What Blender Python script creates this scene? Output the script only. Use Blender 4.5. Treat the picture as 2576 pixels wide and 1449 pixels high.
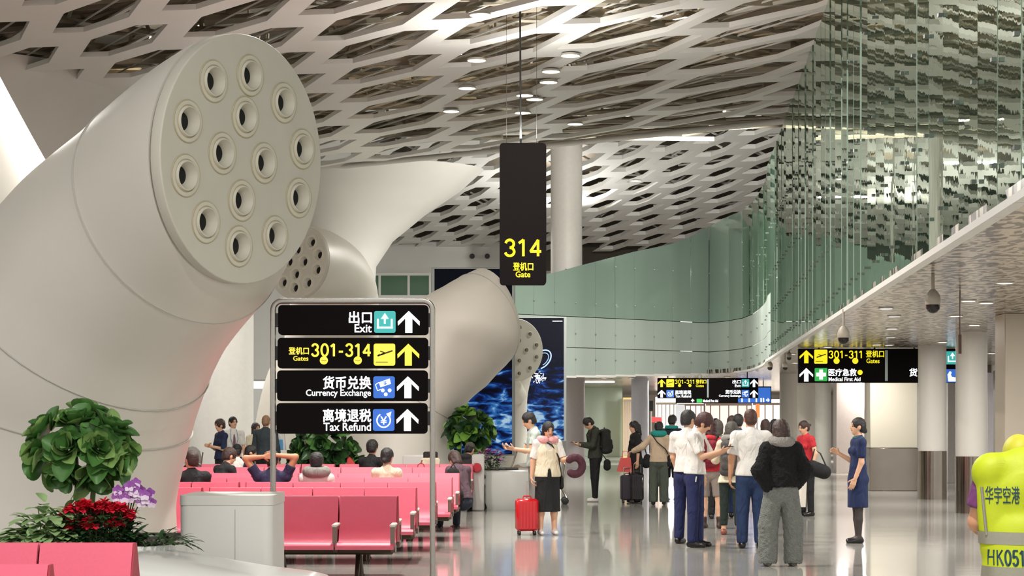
import bpy, math, random
import numpy as np
from mathutils import Vector, Matrix
from mathutils.bvhtree import BVHTree
random.seed(7); np.random.seed(7)
SC = bpy.context.scene
COL = SC.collection
for o in list(bpy.data.objects):
    bpy.data.objects.remove(o)

# ---------------------------------------------------------------- camera, world, lights, exposure
FPX, CX, HY, CAMZ = 5000.0, 1288.0, 1060.0, 1.62     # focal length in pixels of the 2576x1449 frame, horizon row, eye height
cam = bpy.data.cameras.new('camera')
cam.sensor_width = 36.0
cam.lens = 36.0 * FPX / 2576.0
cam.shift_y = (HY - 724.5) / 2576.0
cam.clip_end = 400
camo = bpy.data.objects.new('camera', cam); COL.objects.link(camo)
camo.location = (0, 0, CAMZ); camo.rotation_euler = (math.pi / 2, 0, 0)
SC.camera = camo
SC.view_settings.view_transform = 'Standard'
SC.view_settings.look = 'None'
SC.view_settings.gamma = 1.0
SC.view_settings.use_curve_mapping = False
SC.view_settings.exposure = 0.25
w = bpy.data.worlds.new('world'); SC.world = w; w.use_nodes = True
bg = w.node_tree.nodes['Background']
bg.inputs[0].default_value = (1.0, 0.99, 0.96, 1); bg.inputs[1].default_value = 0.95
cy = SC.cycles
cy.max_bounces = 6; cy.diffuse_bounces = 3; cy.glossy_bounces = 4; cy.transmission_bounces = 4; cy.transparent_max_bounces = 6
cy.caustics_reflective = False; cy.caustics_refractive = False
cy.sample_clamp_indirect = 4.0
cy.use_denoising = True


def P(px, py, d):
    """the place that the photograph shows at pixel (px, py), d metres in front of the camera"""
    return Vector(((px - CX) * d / FPX, d, CAMZ + (HY - py) * d / FPX))


def area_light(name, loc, size, power, color=(1, .96, .9), rot=(0, 0, 0), size_y=None, spread=math.pi):
    l = bpy.data.lights.new(name, 'AREA'); l.energy = power; l.color = color
    if size_y:
        l.shape = 'RECTANGLE'; l.size = size; l.size_y = size_y
    else:
        l.shape = 'DISK'; l.size = size
    l.spread = spread
    o = bpy.data.objects.new(name, l); COL.objects.link(o); o.location = loc; o.rotation_euler = rot
    return o


# hall floodlights hang just under the upper roof, lamps added under the lower ceiling brighten the corridor
ROOFZ, LOWZ = 8.25, 3.2
def glassx(d): return 2.446 + .0812 * d      # plan line of the glazed gallery front
for (x, y, p) in ((-1.5, 22, 620), (-8.5, 29, 150), (0.5, 30, 480), (-9, 46, 450), (1.5, 49, 560), (-3, 68, 500), (4.6, 56, 420), (-3.5, 27, 420), (1, 8, 620)):  # some unseen ones added to brighten an air tree and the gallery glass
    area_light('hall_flood_fill', (x, y, ROOFZ - .35), .5, p)
for (x, y, p) in ((-5, 31, 900), (0.5, 35, 1300), (-1.5, 42, 1300), (3, 38, 900), (-8, 42, 800), (2, 70, 600), (4, 31, 700)):
    area_light('roof_void_light', (x, y, ROOFZ + 1.0), .6, p, rot=(math.pi, 0, 0))
for d in (11, 18, 25.5, 32.2, 38.5, 45, 52, 60):
    area_light('corridor_fill', (glassx(d) + 6.6, d, LOWZ - .06), .35, 115, (1, .97, .93))
for d in (11, 18, 25.5, 32.2, 38.5, 45, 52, 62, 80, 95):
    area_light('corridor_fill', (glassx(d) + (2.0 if d < 53 else 3.6), d, LOWZ - .06), .35, 115 if d < 60 else 520, (1, .97, .93))
for d in (75, 85, 98):
    area_light('corridor_fill', (glassx(d) - 2.5, d, LOWZ - .06), .5, 520, (1, .98, .96))


def aimed(name, loc, target, size, power, color=(1, .98, .94)):
    q = (Vector(target) - Vector(loc)).to_track_quat('-Z', 'Y')
    return area_light(name, loc, size, power, color, q.to_euler())
# unseen fill lamps, added to brighten the white ceilings and the curved gallery glass
UPW = math.pi
area_light('ceiling_fill', (-3.0, 21.5, 4.9), .5, 50, (1, .99, .96), (UPW, 0, 0))
area_light('ceiling_fill', (.18, 33, 6.32), .3, 170, (1, .99, .96), (UPW, 0, 0))
area_light('ceiling_fill', (1.2, 66.2, 6.6), .8, 200, (1, .99, .96), (UPW, 0, 0))
aimed('gallery_glass_fill', (4.4, 47.5, 7.9), (3.4, 63, 5.2), .4, 900)


# ---------------------------------------------------------------- helpers
def lin(c):
    return c / 12.92 if c <= .04045 else ((c + .055) / 1.055) ** 2.4

def C(h):
    h = h.lstrip('#')
    return tuple(lin(int(h[i:i + 2], 16) / 255) for i in (0, 2, 4)) + (1.0,)

MATS = {}
def mat(name, col='#cccccc', rough=.5, metal=0.0, vary=None, bump=None, emit=None, coat=0.0, spec=.5):
    if name in MATS: return MATS[name]
    m = bpy.data.materials.new(name); m.use_nodes = True
    nt = m.node_tree; b = nt.nodes['Principled BSDF']
    c = C(col)
    b.inputs['Base Color'].default_value = c
    b.inputs['Roughness'].default_value = rough
    b.inputs['Metallic'].default_value = metal
    b.inputs['Coat Weight'].default_value = coat
    b.inputs['Specular IOR Level'].default_value = spec
    tc = nt.nodes.new('ShaderNodeTexCoord')
    if vary is None: vary = (9.0, .06)
    n = nt.nodes.new('ShaderNodeTexNoise'); n.inputs['Scale'].default_value = vary[0]; n.inputs['Detail'].default_value = 3
    nt.links.new(tc.outputs['Object'], n.inputs['Vector'])
    mx = nt.nodes.new('ShaderNodeMixRGB'); mx.blend_type = 'MIX'
    a = vary[1]
    mx.inputs[1].default_value = tuple(min(1, v * (1 - a)) for v in c[:3]) + (1,)
    mx.inputs[2].default_value = tuple(min(1, v * (1 + a)) for v in c[:3]) + (1,)
    nt.links.new(n.outputs['Fac'], mx.inputs[0]); nt.links.new(mx.outputs[0], b.inputs['Base Color'])
    if bump:
        n2 = nt.nodes.new('ShaderNodeTexNoise'); n2.inputs['Scale'].default_value = bump[0]; n2.inputs['Detail'].default_value = 4
        mp2 = nt.nodes.new('ShaderNodeMapping'); mp2.inputs['Scale'].default_value = (1, 1, bump[3] if len(bump) > 3 else 1)
        nt.links.new(tc.outputs['Object'], mp2.inputs['Vector']); nt.links.new(mp2.outputs[0], n2.inputs['Vector'])
        if len(bump) > 3: n2.inputs['Distortion'].default_value = .8; n2.inputs['Detail'].default_value = 2
        bp = nt.nodes.new('ShaderNodeBump'); bp.inputs['Strength'].default_value = bump[1]; bp.inputs['Distance'].default_value = bump[2] if len(bump) > 2 else .02
        nt.links.new(n2.outputs['Fac'], bp.inputs['Height']); nt.links.new(bp.outputs[0], b.inputs['Normal'])
    if emit:
        b.inputs['Emission Color'].default_value = C(emit[0]); b.inputs['Emission Strength'].default_value = emit[1]
    MATS[name] = m
    return m


def setp(o, label=None, cat=None, group=None, kind=None):
    if label: o['label'] = label
    if cat: o['category'] = cat
    if group: o['group'] = group
    if kind: o['kind'] = kind
    return o

def thing(name, label, cat, loc=(0, 0, 0), rz=0.0, group=None):
    o = bpy.data.objects.new(name, None); COL.objects.link(o)
    o.empty_display_size = .1
    o.location = loc; o.rotation_euler = (0, 0, rz)
    return setp(o, label, cat, group)

def copy_tree(o, parent=None):
    c = o.copy(); COL.objects.link(c); c.parent = parent
    for ch in list(o.children): copy_tree(ch, c)
    return c

def mesh_obj(name, verts, faces, m, parent=None, smooth=True, sharp=40):
    me = bpy.data.meshes.new(name)
    me.from_pydata([tuple(v) for v in verts], [], [tuple(f) for f in faces])
    return mesh_link(name, me, m, parent, smooth, sharp)

def mesh_link(name, me, m, parent=None, smooth=True, sharp=40):
    me.validate(); me.update()
    for mm in (m if isinstance(m, (list, tuple)) else [m]): me.materials.append(mm)
    if smooth:
        me.polygons.foreach_set('use_smooth', [True] * len(me.polygons))
        if sharp: me.set_sharp_from_angle(angle=math.radians(sharp))
    o = bpy.data.objects.new(name, me); COL.objects.link(o)
    if parent is not None: o.parent = parent
    return o


class MB:
    """collects shapes; build() links them as ONE mesh object"""
    def __init__(s): s.v = []; s.f = []; s.mi = []; s.cur = 0
    def add(s, vs, fs):
        n = len(s.v); s.v += [Vector(v) for v in vs]
        s.f += [tuple(i + n for i in f) for f in fs]; s.mi += [s.cur] * len(fs)
        return s
    def box(s, c, size, R=None, bev=0.0):
        x, y, z = (q / 2 for q in size)
        if bev <= 0:
            vs = [Vector((i * x, j * y, k * z)) for k in (-1, 1) for j in (-1, 1) for i in (-1, 1)]
            fs = [(0, 2, 3, 1), (4, 5, 7, 6), (0, 1, 5, 4), (2, 6, 7, 3), (0, 4, 6, 2), (1, 3, 7, 5)]
        else:
            b = min(bev, x * .95, y * .95, z * .95); vs = []; idx = {}
            for i in (-1, 1):
                for j in (-1, 1):
                    for k in (-1, 1):
                        for ax in range(3):
                            p = [i * (x - b), j * (y - b), k * (z - b)]
                            p[ax] = (i * x, j * y, k * z)[ax]
                            idx[i, j, k, ax] = len(vs); vs.append(Vector(p))
            fs = []
            for ax in range(3):
                o1, o2 = [(1, 2), (2, 0), (0, 1)][ax]
                for sg in (-1, 1):
                    q = []
                    for (u, v) in ((-1, -1), (1, -1), (1, 1), (-1, 1)):
                        t = [0, 0, 0]; t[ax] = sg; t[o1] = u; t[o2] = v; q.append(idx[tuple(t) + (ax,)])
                    fs.append(tuple(q if sg > 0 else q[::-1]))
            for ax in range(3):
                o1, o2 = [(1, 2), (2, 0), (0, 1)][ax]
                for a in (-1, 1):
                    for b_ in (-1, 1):
                        def K(e, axx):
                            t = [0, 0, 0]; t[ax] = e; t[o1] = a; t[o2] = b_; return idx[tuple(t) + (axx,)]
                        q = [K(-1, o1), K(1, o1), K(1, o2), K(-1, o2)]
                        fs.append(tuple(q if a * b_ < 0 else q[::-1]))
            for i in (-1, 1):
                for j in (-1, 1):
                    for k in (-1, 1):
                        q = [idx[i, j, k, 0], idx[i, j, k, 1], idx[i, j, k, 2]]
                        fs.append(tuple(q if i * j * k > 0 else q[::-1]))
        c = Vector(c)
        return s.add([(R @ v if R else v) + c for v in vs], fs)
    def rings(s, rings, cap0=True, cap1=True, closed=True):
        n = len(rings[0]); vs = [v for r in rings for v in r]; fs = []
        for i in range(len(rings) - 1):
            for j in range(n if closed else n - 1):
                k = (j + 1) % n
                fs.append((i * n + j, i * n + k, (i + 1) * n + k, (i + 1) * n + j))
        if cap0: fs.append(tuple(range(n - 1, -1, -1)))
        if cap1: fs.append(tuple((len(rings) - 1) * n + j for j in range(n)))
        return s.add(vs, fs)
    def cyl(s, a, b, r0, r1=None, n=12, cap=True):
        a = Vector(a); b = Vector(b); r1 = r0 if r1 is None else r1
        q = (b - a).to_track_quat('Z', 'Y')
        R = []
        for p, r in ((a, r0), (b, r1)):
            R.append([p + q @ Vector((r * math.cos(2 * math.pi * j / n), r * math.sin(2 * math.pi * j / n), 0)) for j in range(n)])
        return s.rings(R, cap, cap)
    def tube(s, pts, r, n=8, cap=True):
        pts = [Vector(p) for p in pts]; R = []
        rr = r if isinstance(r, (list, tuple)) else [r] * len(pts)
        t0 = (pts[1] - pts[0]).normalized()
        up = Vector((0, 0, 1)) if abs(t0.z) < .9 else Vector((1, 0, 0))
        nrm = (up - t0 * up.dot(t0)).normalized()
        for i, p in enumerate(pts):
            t = (pts[min(i + 1, len(pts) - 1)] - pts[max(i - 1, 0)]).normalized()
            nrm = (nrm - t * nrm.dot(t)).normalized(); bi = t.cross(nrm)
            R.append([p + (nrm * math.cos(2 * math.pi * j / n) + bi * math.sin(2 * math.pi * j / n)) * rr[i] for j in range(n)])
        return s.rings(R, cap, cap)
    def lathe(s, prof, c=(0, 0, 0), n=24, R=None, cap0=True, cap1=True):
        c = Vector(c); rg = []
        for (r, z) in prof:
            rg.append([c + ((R @ Vector((r * math.cos(2 * math.pi * j / n), r * math.sin(2 * math.pi * j / n), z))) if R else
                            Vector((r * math.cos(2 * math.pi * j / n), r * math.sin(2 * math.pi * j / n), z))) for j in range(n)])
        return s.rings(rg, cap0, cap1)
    def ell(s, c, r, R=None, n=14, m=9):
        c = Vector(c); r = (r, r, r) if not hasattr(r, '__len__') else r
        rg = []
        for i in range(m + 1):
            th = math.pi * (i / m) if 0 < i < m else (1e-3 if i == 0 else math.pi - 1e-3)
            ring = []
            for j in range(n):
                a = 2 * math.pi * j / n
                v = Vector((r[0] * math.sin(th) * math.cos(a), r[1] * math.sin(th) * math.sin(a), -r[2] * math.cos(th)))
                ring.append(c + (R @ v if R else v))
            rg.append(ring)
        return s.rings(rg)
    def prism(s, poly, h, fn):
        """poly: 2-D outline, extruded 0..h; fn(u, v, w) gives the point"""
        n = len(poly)
        vs = [fn(u, v, 0) for u, v in poly] + [fn(u, v, h) for u, v in poly]
        fs = [tuple(range(n - 1, -1, -1)), tuple(range(n, 2 * n))]
        fs += [(j, (j + 1) % n, n + (j + 1) % n, n + j) for j in range(n)]
        return s.add(vs, fs)
    def build(s, name, m, parent=None, smooth=True, sharp=40):
        me = bpy.data.meshes.new(name)
        me.from_pydata([tuple(v) for v in s.v], [], s.f)
        if isinstance(m, (list, tuple)): me.polygons.foreach_set('material_index', s.mi)
        return mesh_link(name, me, m, parent, smooth, sharp)


def fix(o):
    import bmesh
    bm = bmesh.new(); bm.from_mesh(o.data); bmesh.ops.recalc_face_normals(bm, faces=bm.faces); bm.to_mesh(o.data); bm.free()
    return o

def struct(o, label=None):
    o['kind'] = 'structure'
    if label: o['label'] = label
    return o

def rrect(x0, x1, y0, y1, r, n=5):
    pts = []
    for (cx, cy_, a0) in ((x1 - r, y0 + r, -90), (x1 - r, y1 - r, 0), (x0 + r, y1 - r, 90), (x0 + r, y0 + r, 180)):
        for i in range(n + 1):
            a = math.radians(a0 + 90 * i / n); pts.append((cx + r * math.cos(a), cy_ + r * math.sin(a)))
    return pts

_TX = {}
def text_mesh(body, size, weight=0.0, align='LEFT', depth=.004):
    cu = bpy.data.curves.new('lettering', 'FONT')
    cu.body = body; cu.size = size; cu.align_x = align; cu.offset = weight * size; cu.extrude = depth; cu.resolution_u = 3
    ob = bpy.data.objects.new('lettering', cu); COL.objects.link(ob)
    dg = bpy.context.evaluated_depsgraph_get()
    me = bpy.data.meshes.new_from_object(ob.evaluated_get(dg))
    bpy.data.objects.remove(ob); bpy.data.curves.remove(cu)
    me.materials.clear()
    return me

def text_fit(body, x0, x1, z0, z1, y, m, parent, weight=.012, name='lettering', depth=.003):
    """lettering that fills the rectangle x0..x1, z0..z1 of its parent's front (facing -Y) at depth y"""
    me = text_mesh(body, 1.0, 0 if ord(body[0]) > 999 else weight, depth=depth)
    n = len(me.vertices); co = np.empty(n * 3, np.float32); me.vertices.foreach_get('co', co); co = co.reshape(-1, 3)
    a, b = co.min(0), co.max(0)
    out = np.empty_like(co)
    out[:, 0] = x0 + (co[:, 0] - a[0]) / (b[0] - a[0]) * (x1 - x0)
    out[:, 2] = z0 + (co[:, 1] - a[1]) / (b[1] - a[1]) * (z1 - z0)
    out[:, 1] = y - co[:, 2]
    me.vertices.foreach_set('co', out.ravel())
    if ord(body[0]) > 999:      # heavier strokes for the Chinese characters
        dx = (z1 - z0) * .022; fs = [tuple(p.vertices) for p in me.polygons]; vs, ff = [], []
        for (ox, oz) in ((-dx, 0), (dx, 0), (0, dx), (0, -dx)):
            k = len(vs); vs += [(v[0] + ox, v[1] + (ox + 2 * oz) * .01, v[2] + oz) for v in out]; ff += [tuple(i + k for i in f) for f in fs]
        bpy.data.meshes.remove(me); me = bpy.data.meshes.new(name); me.from_pydata(vs, [], ff)
    return mesh_link(name, me, m, parent, smooth=False)


def _arc(cx, cz, rx, rz, a0, a1, n=14): return [(cx + rx * math.cos(math.radians(a)), cz + rz * math.sin(math.radians(a))) for a in np.linspace(a0, a1, n)]
GLY = {'0': (.58, [_arc(.29, .5, .23, .43, 0, 360, 25)]), '1': (.46, [[(.06, .76), (.27, .93), (.27, .06)]]),
       '3': (.58, [_arc(.28, .715, .20, .215, 165, -85) , _arc(.28, .285, .22, .225, 85, -165)]), '4': (.60, [[(.43, .06), (.43, .92), (.06, .30), (.57, .30)]]),
       '5': (.58, [[(.49, .93), (.14, .93), (.10, .52)] + _arc(.28, .33, .22, .26, 130, -155)]), '-': (.42, [[(.08, .38), (.34, .38)]]),
       'H': (.64, [[(.1, .06), (.1, .93)], [(.54, .06), (.54, .93)], [(.1, .5), (.54, .5)]]), 'K': (.60, [[(.1, .06), (.1, .93)], [(.52, .93), (.1, .45)], [(.24, .58), (.54, .06)]])}
def digits(body, x0, x1, z0, z1, y, m, parent, r=.075, fn=None):
    """bold signage numerals drawn with rounded strokes"""
    adv = sum(GLY[c][0] for c in body) + .1 * (len(body) - 1); sx, sz = (x1 - x0) / adv, z1 - z0
    mb = MB(); u = 0
    for c in body:
        for line in GLY[c][1]:
            if fn and len(line) < 6: line = [(a0 + (a1 - a0) * t, b0 + (b1 - b0) * t) for (a0, b0), (a1, b1) in zip(line, line[1:]) for t in np.linspace(0, 1, 8)[:-1]] + [line[-1]]
            pts = [(x0 + (u + a) * sx, z0 + b * sz) for a, b in line]
            pts = [Vector((a, fn(a, b) if fn else y, b)) for a, b in pts]
            closed = (pts[0] - pts[-1]).length < 1e-6
            for i in range(len(pts) - 1):
                d_ = (pts[i + 1] - pts[i]); wv = Vector((-d_.z, 0, d_.x)).normalized() * r * sz; ex = d_.normalized() * r * sz * .25
                a, b = pts[i] - ex, pts[i + 1] + ex; t = Vector((0, .003, 0))
                q = [a - wv, b - wv, b + wv, a + wv]
                mb.add([v - t for v in q] + [v + t for v in q], [(0, 1, 2, 3), (7, 6, 5, 4), (0, 4, 5, 1), (1, 5, 6, 2), (2, 6, 7, 3), (3, 7, 4, 0)])
        u += GLY[c][0] + .1
    return mb.build('lettering', m, parent, smooth=False)


# ---------------------------------------------------------------- shared materials
WHITE = mat('white_panel', '#d8d5ce', .45, vary=(3, .03), bump=(160, .05))
WHITE2 = mat('white_paint', '#dcdad4', .5, vary=(2, .03))
STEEL = mat('brushed_steel', '#a39d95', .28, 1.0, vary=(40, .1))
DARKM = mat('dark_metal', '#4a463f', .4, .8)
BLACKP = mat('black_plastic', '#151515', .4)
SIGNBK = mat('sign_black', '#141111', .85, vary=(300, .6), spec=.06)
LWHITE = mat('lit_white', '#ffffff', .5, emit=('#f4f8ff', 1.25))
LYEL = mat('lit_yellow', '#c9ae20', .5, emit=('#ffe14e', .95))
LYEL2 = mat('lit_yellow_deep', '#b9a200', .5, emit=('#f3e21c', .85))
LTEAL = mat('lit_teal', '#2a7d79', .5, emit=('#45bdb8', .6))
LBLUE = mat('lit_blue', '#1f4a92', .5, emit=('#3a74d6', .6))
LGREEN = mat('lit_green', '#177a33', .5, emit=('#2db84e', .65))
LDARK = mat('sign_ink', '#3a3320', .5)


# ---------------------------------------------------------------- floor
def floor_mat():
    m = bpy.data.materials.new('polished_floor'); m.use_nodes = True; nt = m.node_tree; b = nt.nodes['Principled BSDF']
    tc = nt.nodes.new('ShaderNodeTexCoord')
    br = nt.nodes.new('ShaderNodeTexBrick'); br.offset = 0; br.inputs['Scale'].default_value = 1
    br.inputs['Brick Width'].default_value = 1.2; br.inputs['Row Height'].default_value = 1.2; br.inputs['Mortar Size'].default_value = .004
    br.inputs['Color1'].default_value = C('#a9a69f'); br.inputs['Color2'].default_value = C('#a3a19a'); br.inputs['Mortar'].default_value = C('#8a877f')
    nt.links.new(tc.outputs['Object'], br.inputs['Vector'])
    n = nt.nodes.new('ShaderNodeTexNoise'); n.inputs['Scale'].default_value = 1.6; n.inputs['Detail'].default_value = 3
    nt.links.new(tc.outputs['Object'], n.inputs['Vector'])
    bp = nt.nodes.new('ShaderNodeBump'); bp.inputs['Strength'].default_value = .035; bp.inputs['Distance'].default_value = .02
    nt.links.new(n.outputs['Fac'], bp.inputs['Height']); nt.links.new(bp.outputs[0], b.inputs['Normal'])
    nt.links.new(br.outputs['Color'], b.inputs['Base Color'])
    b.inputs['Roughness'].default_value = .085; b.inputs['IOR'].default_value = 1.5
    return m
o = MB().add([(-45, -6, 0), (45, -6, 0), (45, 140, 0), (-45, 140, 0)], [(0, 1, 2, 3)]).build('floor', floor_mat(), smooth=False)
struct(o)

# ---------------------------------------------------------------- upper ceilings: honeycomb panels under a dark roof void
def hexceil(name, inside, zfun, org, edges, rib, t, m, ranges, fins=False):
    """sheet of slanted six-sided openings; edges: (heading in degrees, length) of the three edge directions of one cell"""
    E = [Vector((math.sin(math.radians(h)), math.cos(math.radians(h)))) * l for h, l in edges]
    b_, a_, c_ = E
    t1, t2 = a_ + b_, a_ + c_
    P0 = -(a_ + b_ + c_) / 2
    hexa = [P0, P0 + b_, P0 + b_ + a_, P0 + b_ + a_ + c_, P0 + a_ + c_, P0 + c_]
    an = a_.normalized(); g = Vector((an.y, -an.x))
    mb = MB()
    for i in range(*ranges[0]):
        for j in range(*ranges[1]):
            c = Vector(org) + t1 * i + t2 * j
            if not inside(c.x, c.y): continue
            out = [((c + q).x, (c + q).y) for q in hexa]; sc = 1 - (rib(c.x) if callable(rib) else rib)
            inn = [((c + q * sc).x, (c + q * sc).y) for q in hexa]
            out = [(x, y, zfun(x, y)) for x, y in out]; inn = [(x, y, zfun(x, y)) for x, y in inn]
            up = [(x, y, z + t) for (x, y, z) in inn]
            fs = [(k, (k + 1) % 6, 6 + (k + 1) % 6, 6 + k) for k in range(6)] + [(6 + k, 6 + (k + 1) % 6, 12 + (k + 1) % 6, 12 + k) for k in range(6)]
            mb.add(out + inn + up, fs)
            if fins:      # second layer of narrow blades above each opening
                cz = zfun(c.x, c.y)
                for off, zz, wd in ((-.25, .30, .09), (.10, .42, .06), (.36, .24, .05)):
                    p_, q_ = c + g * off - t1 * .55, c + g * off + t1 * .55
                    q = [Vector((p.x + g.x * k, p.y + g.y * k, cz + zz + (.06 if k > 0 else 0))) for p, k in ((p_, -wd), (q_, -wd), (q_, wd), (p_, wd))]
                    mb.add(q + [v + Vector((0, 0, .03)) for v in q], [(0, 1, 2, 3), (7, 6, 5, 4), (0, 4, 5, 1), (1, 5, 6, 2), (2, 6, 7, 3), (3, 7, 4, 0)])
    return mb.build(name, m, smooth=False)

CEILW = mat('ceiling_panel', '#dbd9d2', .38, vary=(1.2, .05))
TRUSS = mat('truss_steel', '#8f8675', .5, .1)
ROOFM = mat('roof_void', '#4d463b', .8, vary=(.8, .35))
def ridge(x):  # far edge of the near vault, in plan: through (px 700, d 53) and (px 1950, d 44)
    x0, y0, x1, y1 = (700 - CX) * 53 / FPX, 53.0, (1950 - CX) * 44 / FPX, 44.0
    return y0 + (x - x0) * (y1 - y0) / (x1 - x0)
ANG = math.radians(-39.3)
near_in = lambda x, y: -24 < x < glassx(y) + 2.2 and 20 < y < ridge(x) - .8
o = hexceil('ceiling', near_in, lambda x, y: ROOFZ, (0, 20), ((-19, 2.5), (-39, 2.3), (-80, .8)), (lambda x: float(np.interp(x, [-12, -6, 0, 4], [.36, .29, .21, .14]))), .09, CEILW, ((-60, 60), (-60, 60)), True)
struct(o)
# bars and pipes in the void
def truss(name, x0, x1, y0, y1, z, n, m):
    mb = MB()
    e = Vector((math.sin(ANG), math.cos(ANG), 0))
    dirs = [Vector((1, .05, 0)), e, Vector((math.sin(.9), math.cos(.9), 0)), Vector((1, -.35, 0))]
    for i in range(n):
        dv = dirs[i % 4].normalized()
        c = Vector((random.uniform(x0, x1), random.uniform(y0, y1), z + random.uniform(.25, 1.3)))
        L = random.uniform(4, 9); r = random.choice((.04, .06, .09))
        a, b = c - dv * L / 2, c + dv * L / 2
        mb.cyl(a, b, r, n=6)
        if i % 3 == 0:
            for k in range(5):
                p = a.lerp(b, (k + .5) / 5); mb.cyl(p, p + Vector((random.uniform(-.4, .4), 0, random.uniform(.4, .8))), .035, n=5)
    return mb.build(name, m)
struct(truss('ceiling_truss', -22, 7, 22, 50, ROOFZ, 620, TRUSS))
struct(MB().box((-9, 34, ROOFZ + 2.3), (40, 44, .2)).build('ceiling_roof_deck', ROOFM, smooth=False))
# far vault, tilted, seen behind the ridge
FZ = lambda x, y: 10.74 + (y - 60) * (8.54 - 10.74) / 16.0
far_in = lambda x, y: -12 < x < 16 and 58.5 < y < 77.5
o = hexceil('ceiling_far', far_in, FZ, (0, 58), ((-19, 1.65), (-33, 1.05), (-86, .75)), .30, .14, CEILW, ((-60, 60), (-60, 60)))
struct(o)
mb = MB()
for i in range(260):
    y = random.uniform(59, 77); x = random.uniform(-10, 15); z = FZ(x, y) + random.uniform(.4, .9)
    a = random.choice((.5, -.6, 1.2, -1.3)); L = 1.1
    mb.cyl((x - L * math.sin(a), y, z - L * .35 * math.cos(a)), (x + L * math.sin(a), y + .6, z + L * .45 * math.cos(a)), .035, n=5)
struct(mb.build('ceiling_far_truss', mat('truss_light', '#d5d0c6', .5)))
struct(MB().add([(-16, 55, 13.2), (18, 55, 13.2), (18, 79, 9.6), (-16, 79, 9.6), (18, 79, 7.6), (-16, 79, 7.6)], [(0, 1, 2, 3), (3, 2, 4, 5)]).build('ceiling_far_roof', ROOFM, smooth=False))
# rolled white edge beam along the ridge
mb = MB()
xa, xb = -7.2, 7.0
mb.tube([(xa, ridge(xa) + .4, ROOFZ + .05), (xb, ridge(xb) + .4, ROOFZ + .05)], .07, 10)
mb.tube([(xa, ridge(xa) - .5, ROOFZ + .35), (xb, ridge(xb) - .5, ROOFZ + .35)], .05, 8)
struct(mb.build('trim_1', CEILW))

# ---------------------------------------------------------------- gallery: glass front, soffit
def glass_mat(name, tint, gloss, rough, wav):
    m = bpy.data.materials.new(name); m.use_nodes = True; nt = m.node_tree
    for n in list(nt.nodes): nt.nodes.remove(n)
    out = nt.nodes.new('ShaderNodeOutputMaterial'); mix = nt.nodes.new('ShaderNodeMixShader')
    df = nt.nodes.new('ShaderNodeBsdfDiffuse'); gl = nt.nodes.new('ShaderNodeBsdfGlossy')
    gl.inputs['Color'].default_value = C('#e3ece0'); gl.inputs['Roughness'].default_value = rough
    tc = nt.nodes.new('ShaderNodeTexCoord')
    mp = nt.nodes.new('ShaderNodeMapping'); mp.inputs['Scale'].default_value = (1, 1, .8)
    nt.links.new(tc.outputs['Object'], mp.inputs['Vector'])
    n = nt.nodes.new('ShaderNodeTexNoise'); n.inputs['Scale'].default_value = 1.5; n.inputs['Detail'].default_value = 3
    nt.links.new(mp.outputs[0], n.inputs['Vector'])
    bp = nt.nodes.new('ShaderNodeBump'); bp.inputs['Strength'].default_value = wav; bp.inputs['Distance'].default_value = .03
    nt.links.new(n.outputs['Fac'], bp.inputs['Height'])
    nt.links.new(bp.outputs[0], gl.inputs['Normal'])
    # each pane has its own shade of green
    oi = nt.nodes.new('ShaderNodeTexNoise'); oi.inputs['Scale'].default_value = .7
    mp2 = nt.nodes.new('ShaderNodeMapping'); mp2.inputs['Scale'].default_value = (1, 1, .02)
    nt.links.new(tc.outputs['Object'], mp2.inputs['Vector']); nt.links.new(mp2.outputs[0], oi.inputs['Vector'])
    mc = nt.nodes.new('ShaderNodeMixRGB'); t = C(tint)
    mc.inputs[1].default_value = tuple(v * .75 for v in t[:3]) + (1,); mc.inputs[2].default_value = tuple(min(1, v * 1.2) for v in t[:3]) + (1,)
    nt.links.new(oi.outputs['Fac'], mc.inputs[0]); nt.links.new(mc.outputs[0], df.inputs['Color'])
    lw = nt.nodes.new('ShaderNodeLayerWeight'); lw.inputs['Blend'].default_value = .45
    mr = nt.nodes.new('ShaderNodeMapRange'); mr.inputs['To Min'].default_value = gloss[0]; mr.inputs['To Max'].default_value = gloss[1]
    nt.links.new(lw.outputs['Facing'], mr.inputs['Value']); nt.links.new(mr.outputs[0], mix.inputs[0])
    nt.links.new(df.outputs[0], mix.inputs[1]); nt.links.new(gl.outputs[0], mix.inputs[2]); nt.links.new(mix.outputs[0], out.inputs[0])
    return m
GLASS = glass_mat('coated_glass', '#5d7a68', (.48, .95), .01, .05)
FROST = glass_mat('frosted_glass', '#aab4ac', (.05, .22), .12, .05)
CROSS = glass_mat('green_glass', '#8da094', (.20, .42), .03, .09)
FIXM = mat('glass_fixing', '#5a615c', .4, .6)

pts = []                                                   # plan of the front: straight along the corridor, then a bend to the left
for d in np.arange(2.0, 50.1, 1.0): pts.append((glassx(d), d))
corner = [(6.62, 51.5), (6.85, 53.5), (7.05, 55.8), (7.2, 58.2), (7.3, 60.5), (7.25, 62.6), (7.0, 64.2), (6.5, 65.6)]
pts += corner
d0 = Vector(corner[-1]); d1 = Vector(((1280 - CX) * 60 / FPX, 60.0)); L = (d1 - d0).length
for k in range(1, int(L / .85) + 1): pts.append(tuple(d0 + (d1 - d0) * (k * .85 / L)))
ncor = 49
def topz(i):
    x, y = pts[i]
    if i < ncor: return ROOFZ
    px = CX + x * FPX / y
    ytop = np.interp(px, [1280, 1380, 1460, 1600, 1700, 1760, 1830, 1890, 1930], [705, 690, 668, 632, 612, 585, 540, 470, 400])
    return min(ROOFZ, CAMZ + (HY - ytop) * y / FPX)
MIDZ = 4.86
mg, mf, mx_, fx = MB(), MB(), MB(), MB()
gap = .004
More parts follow.
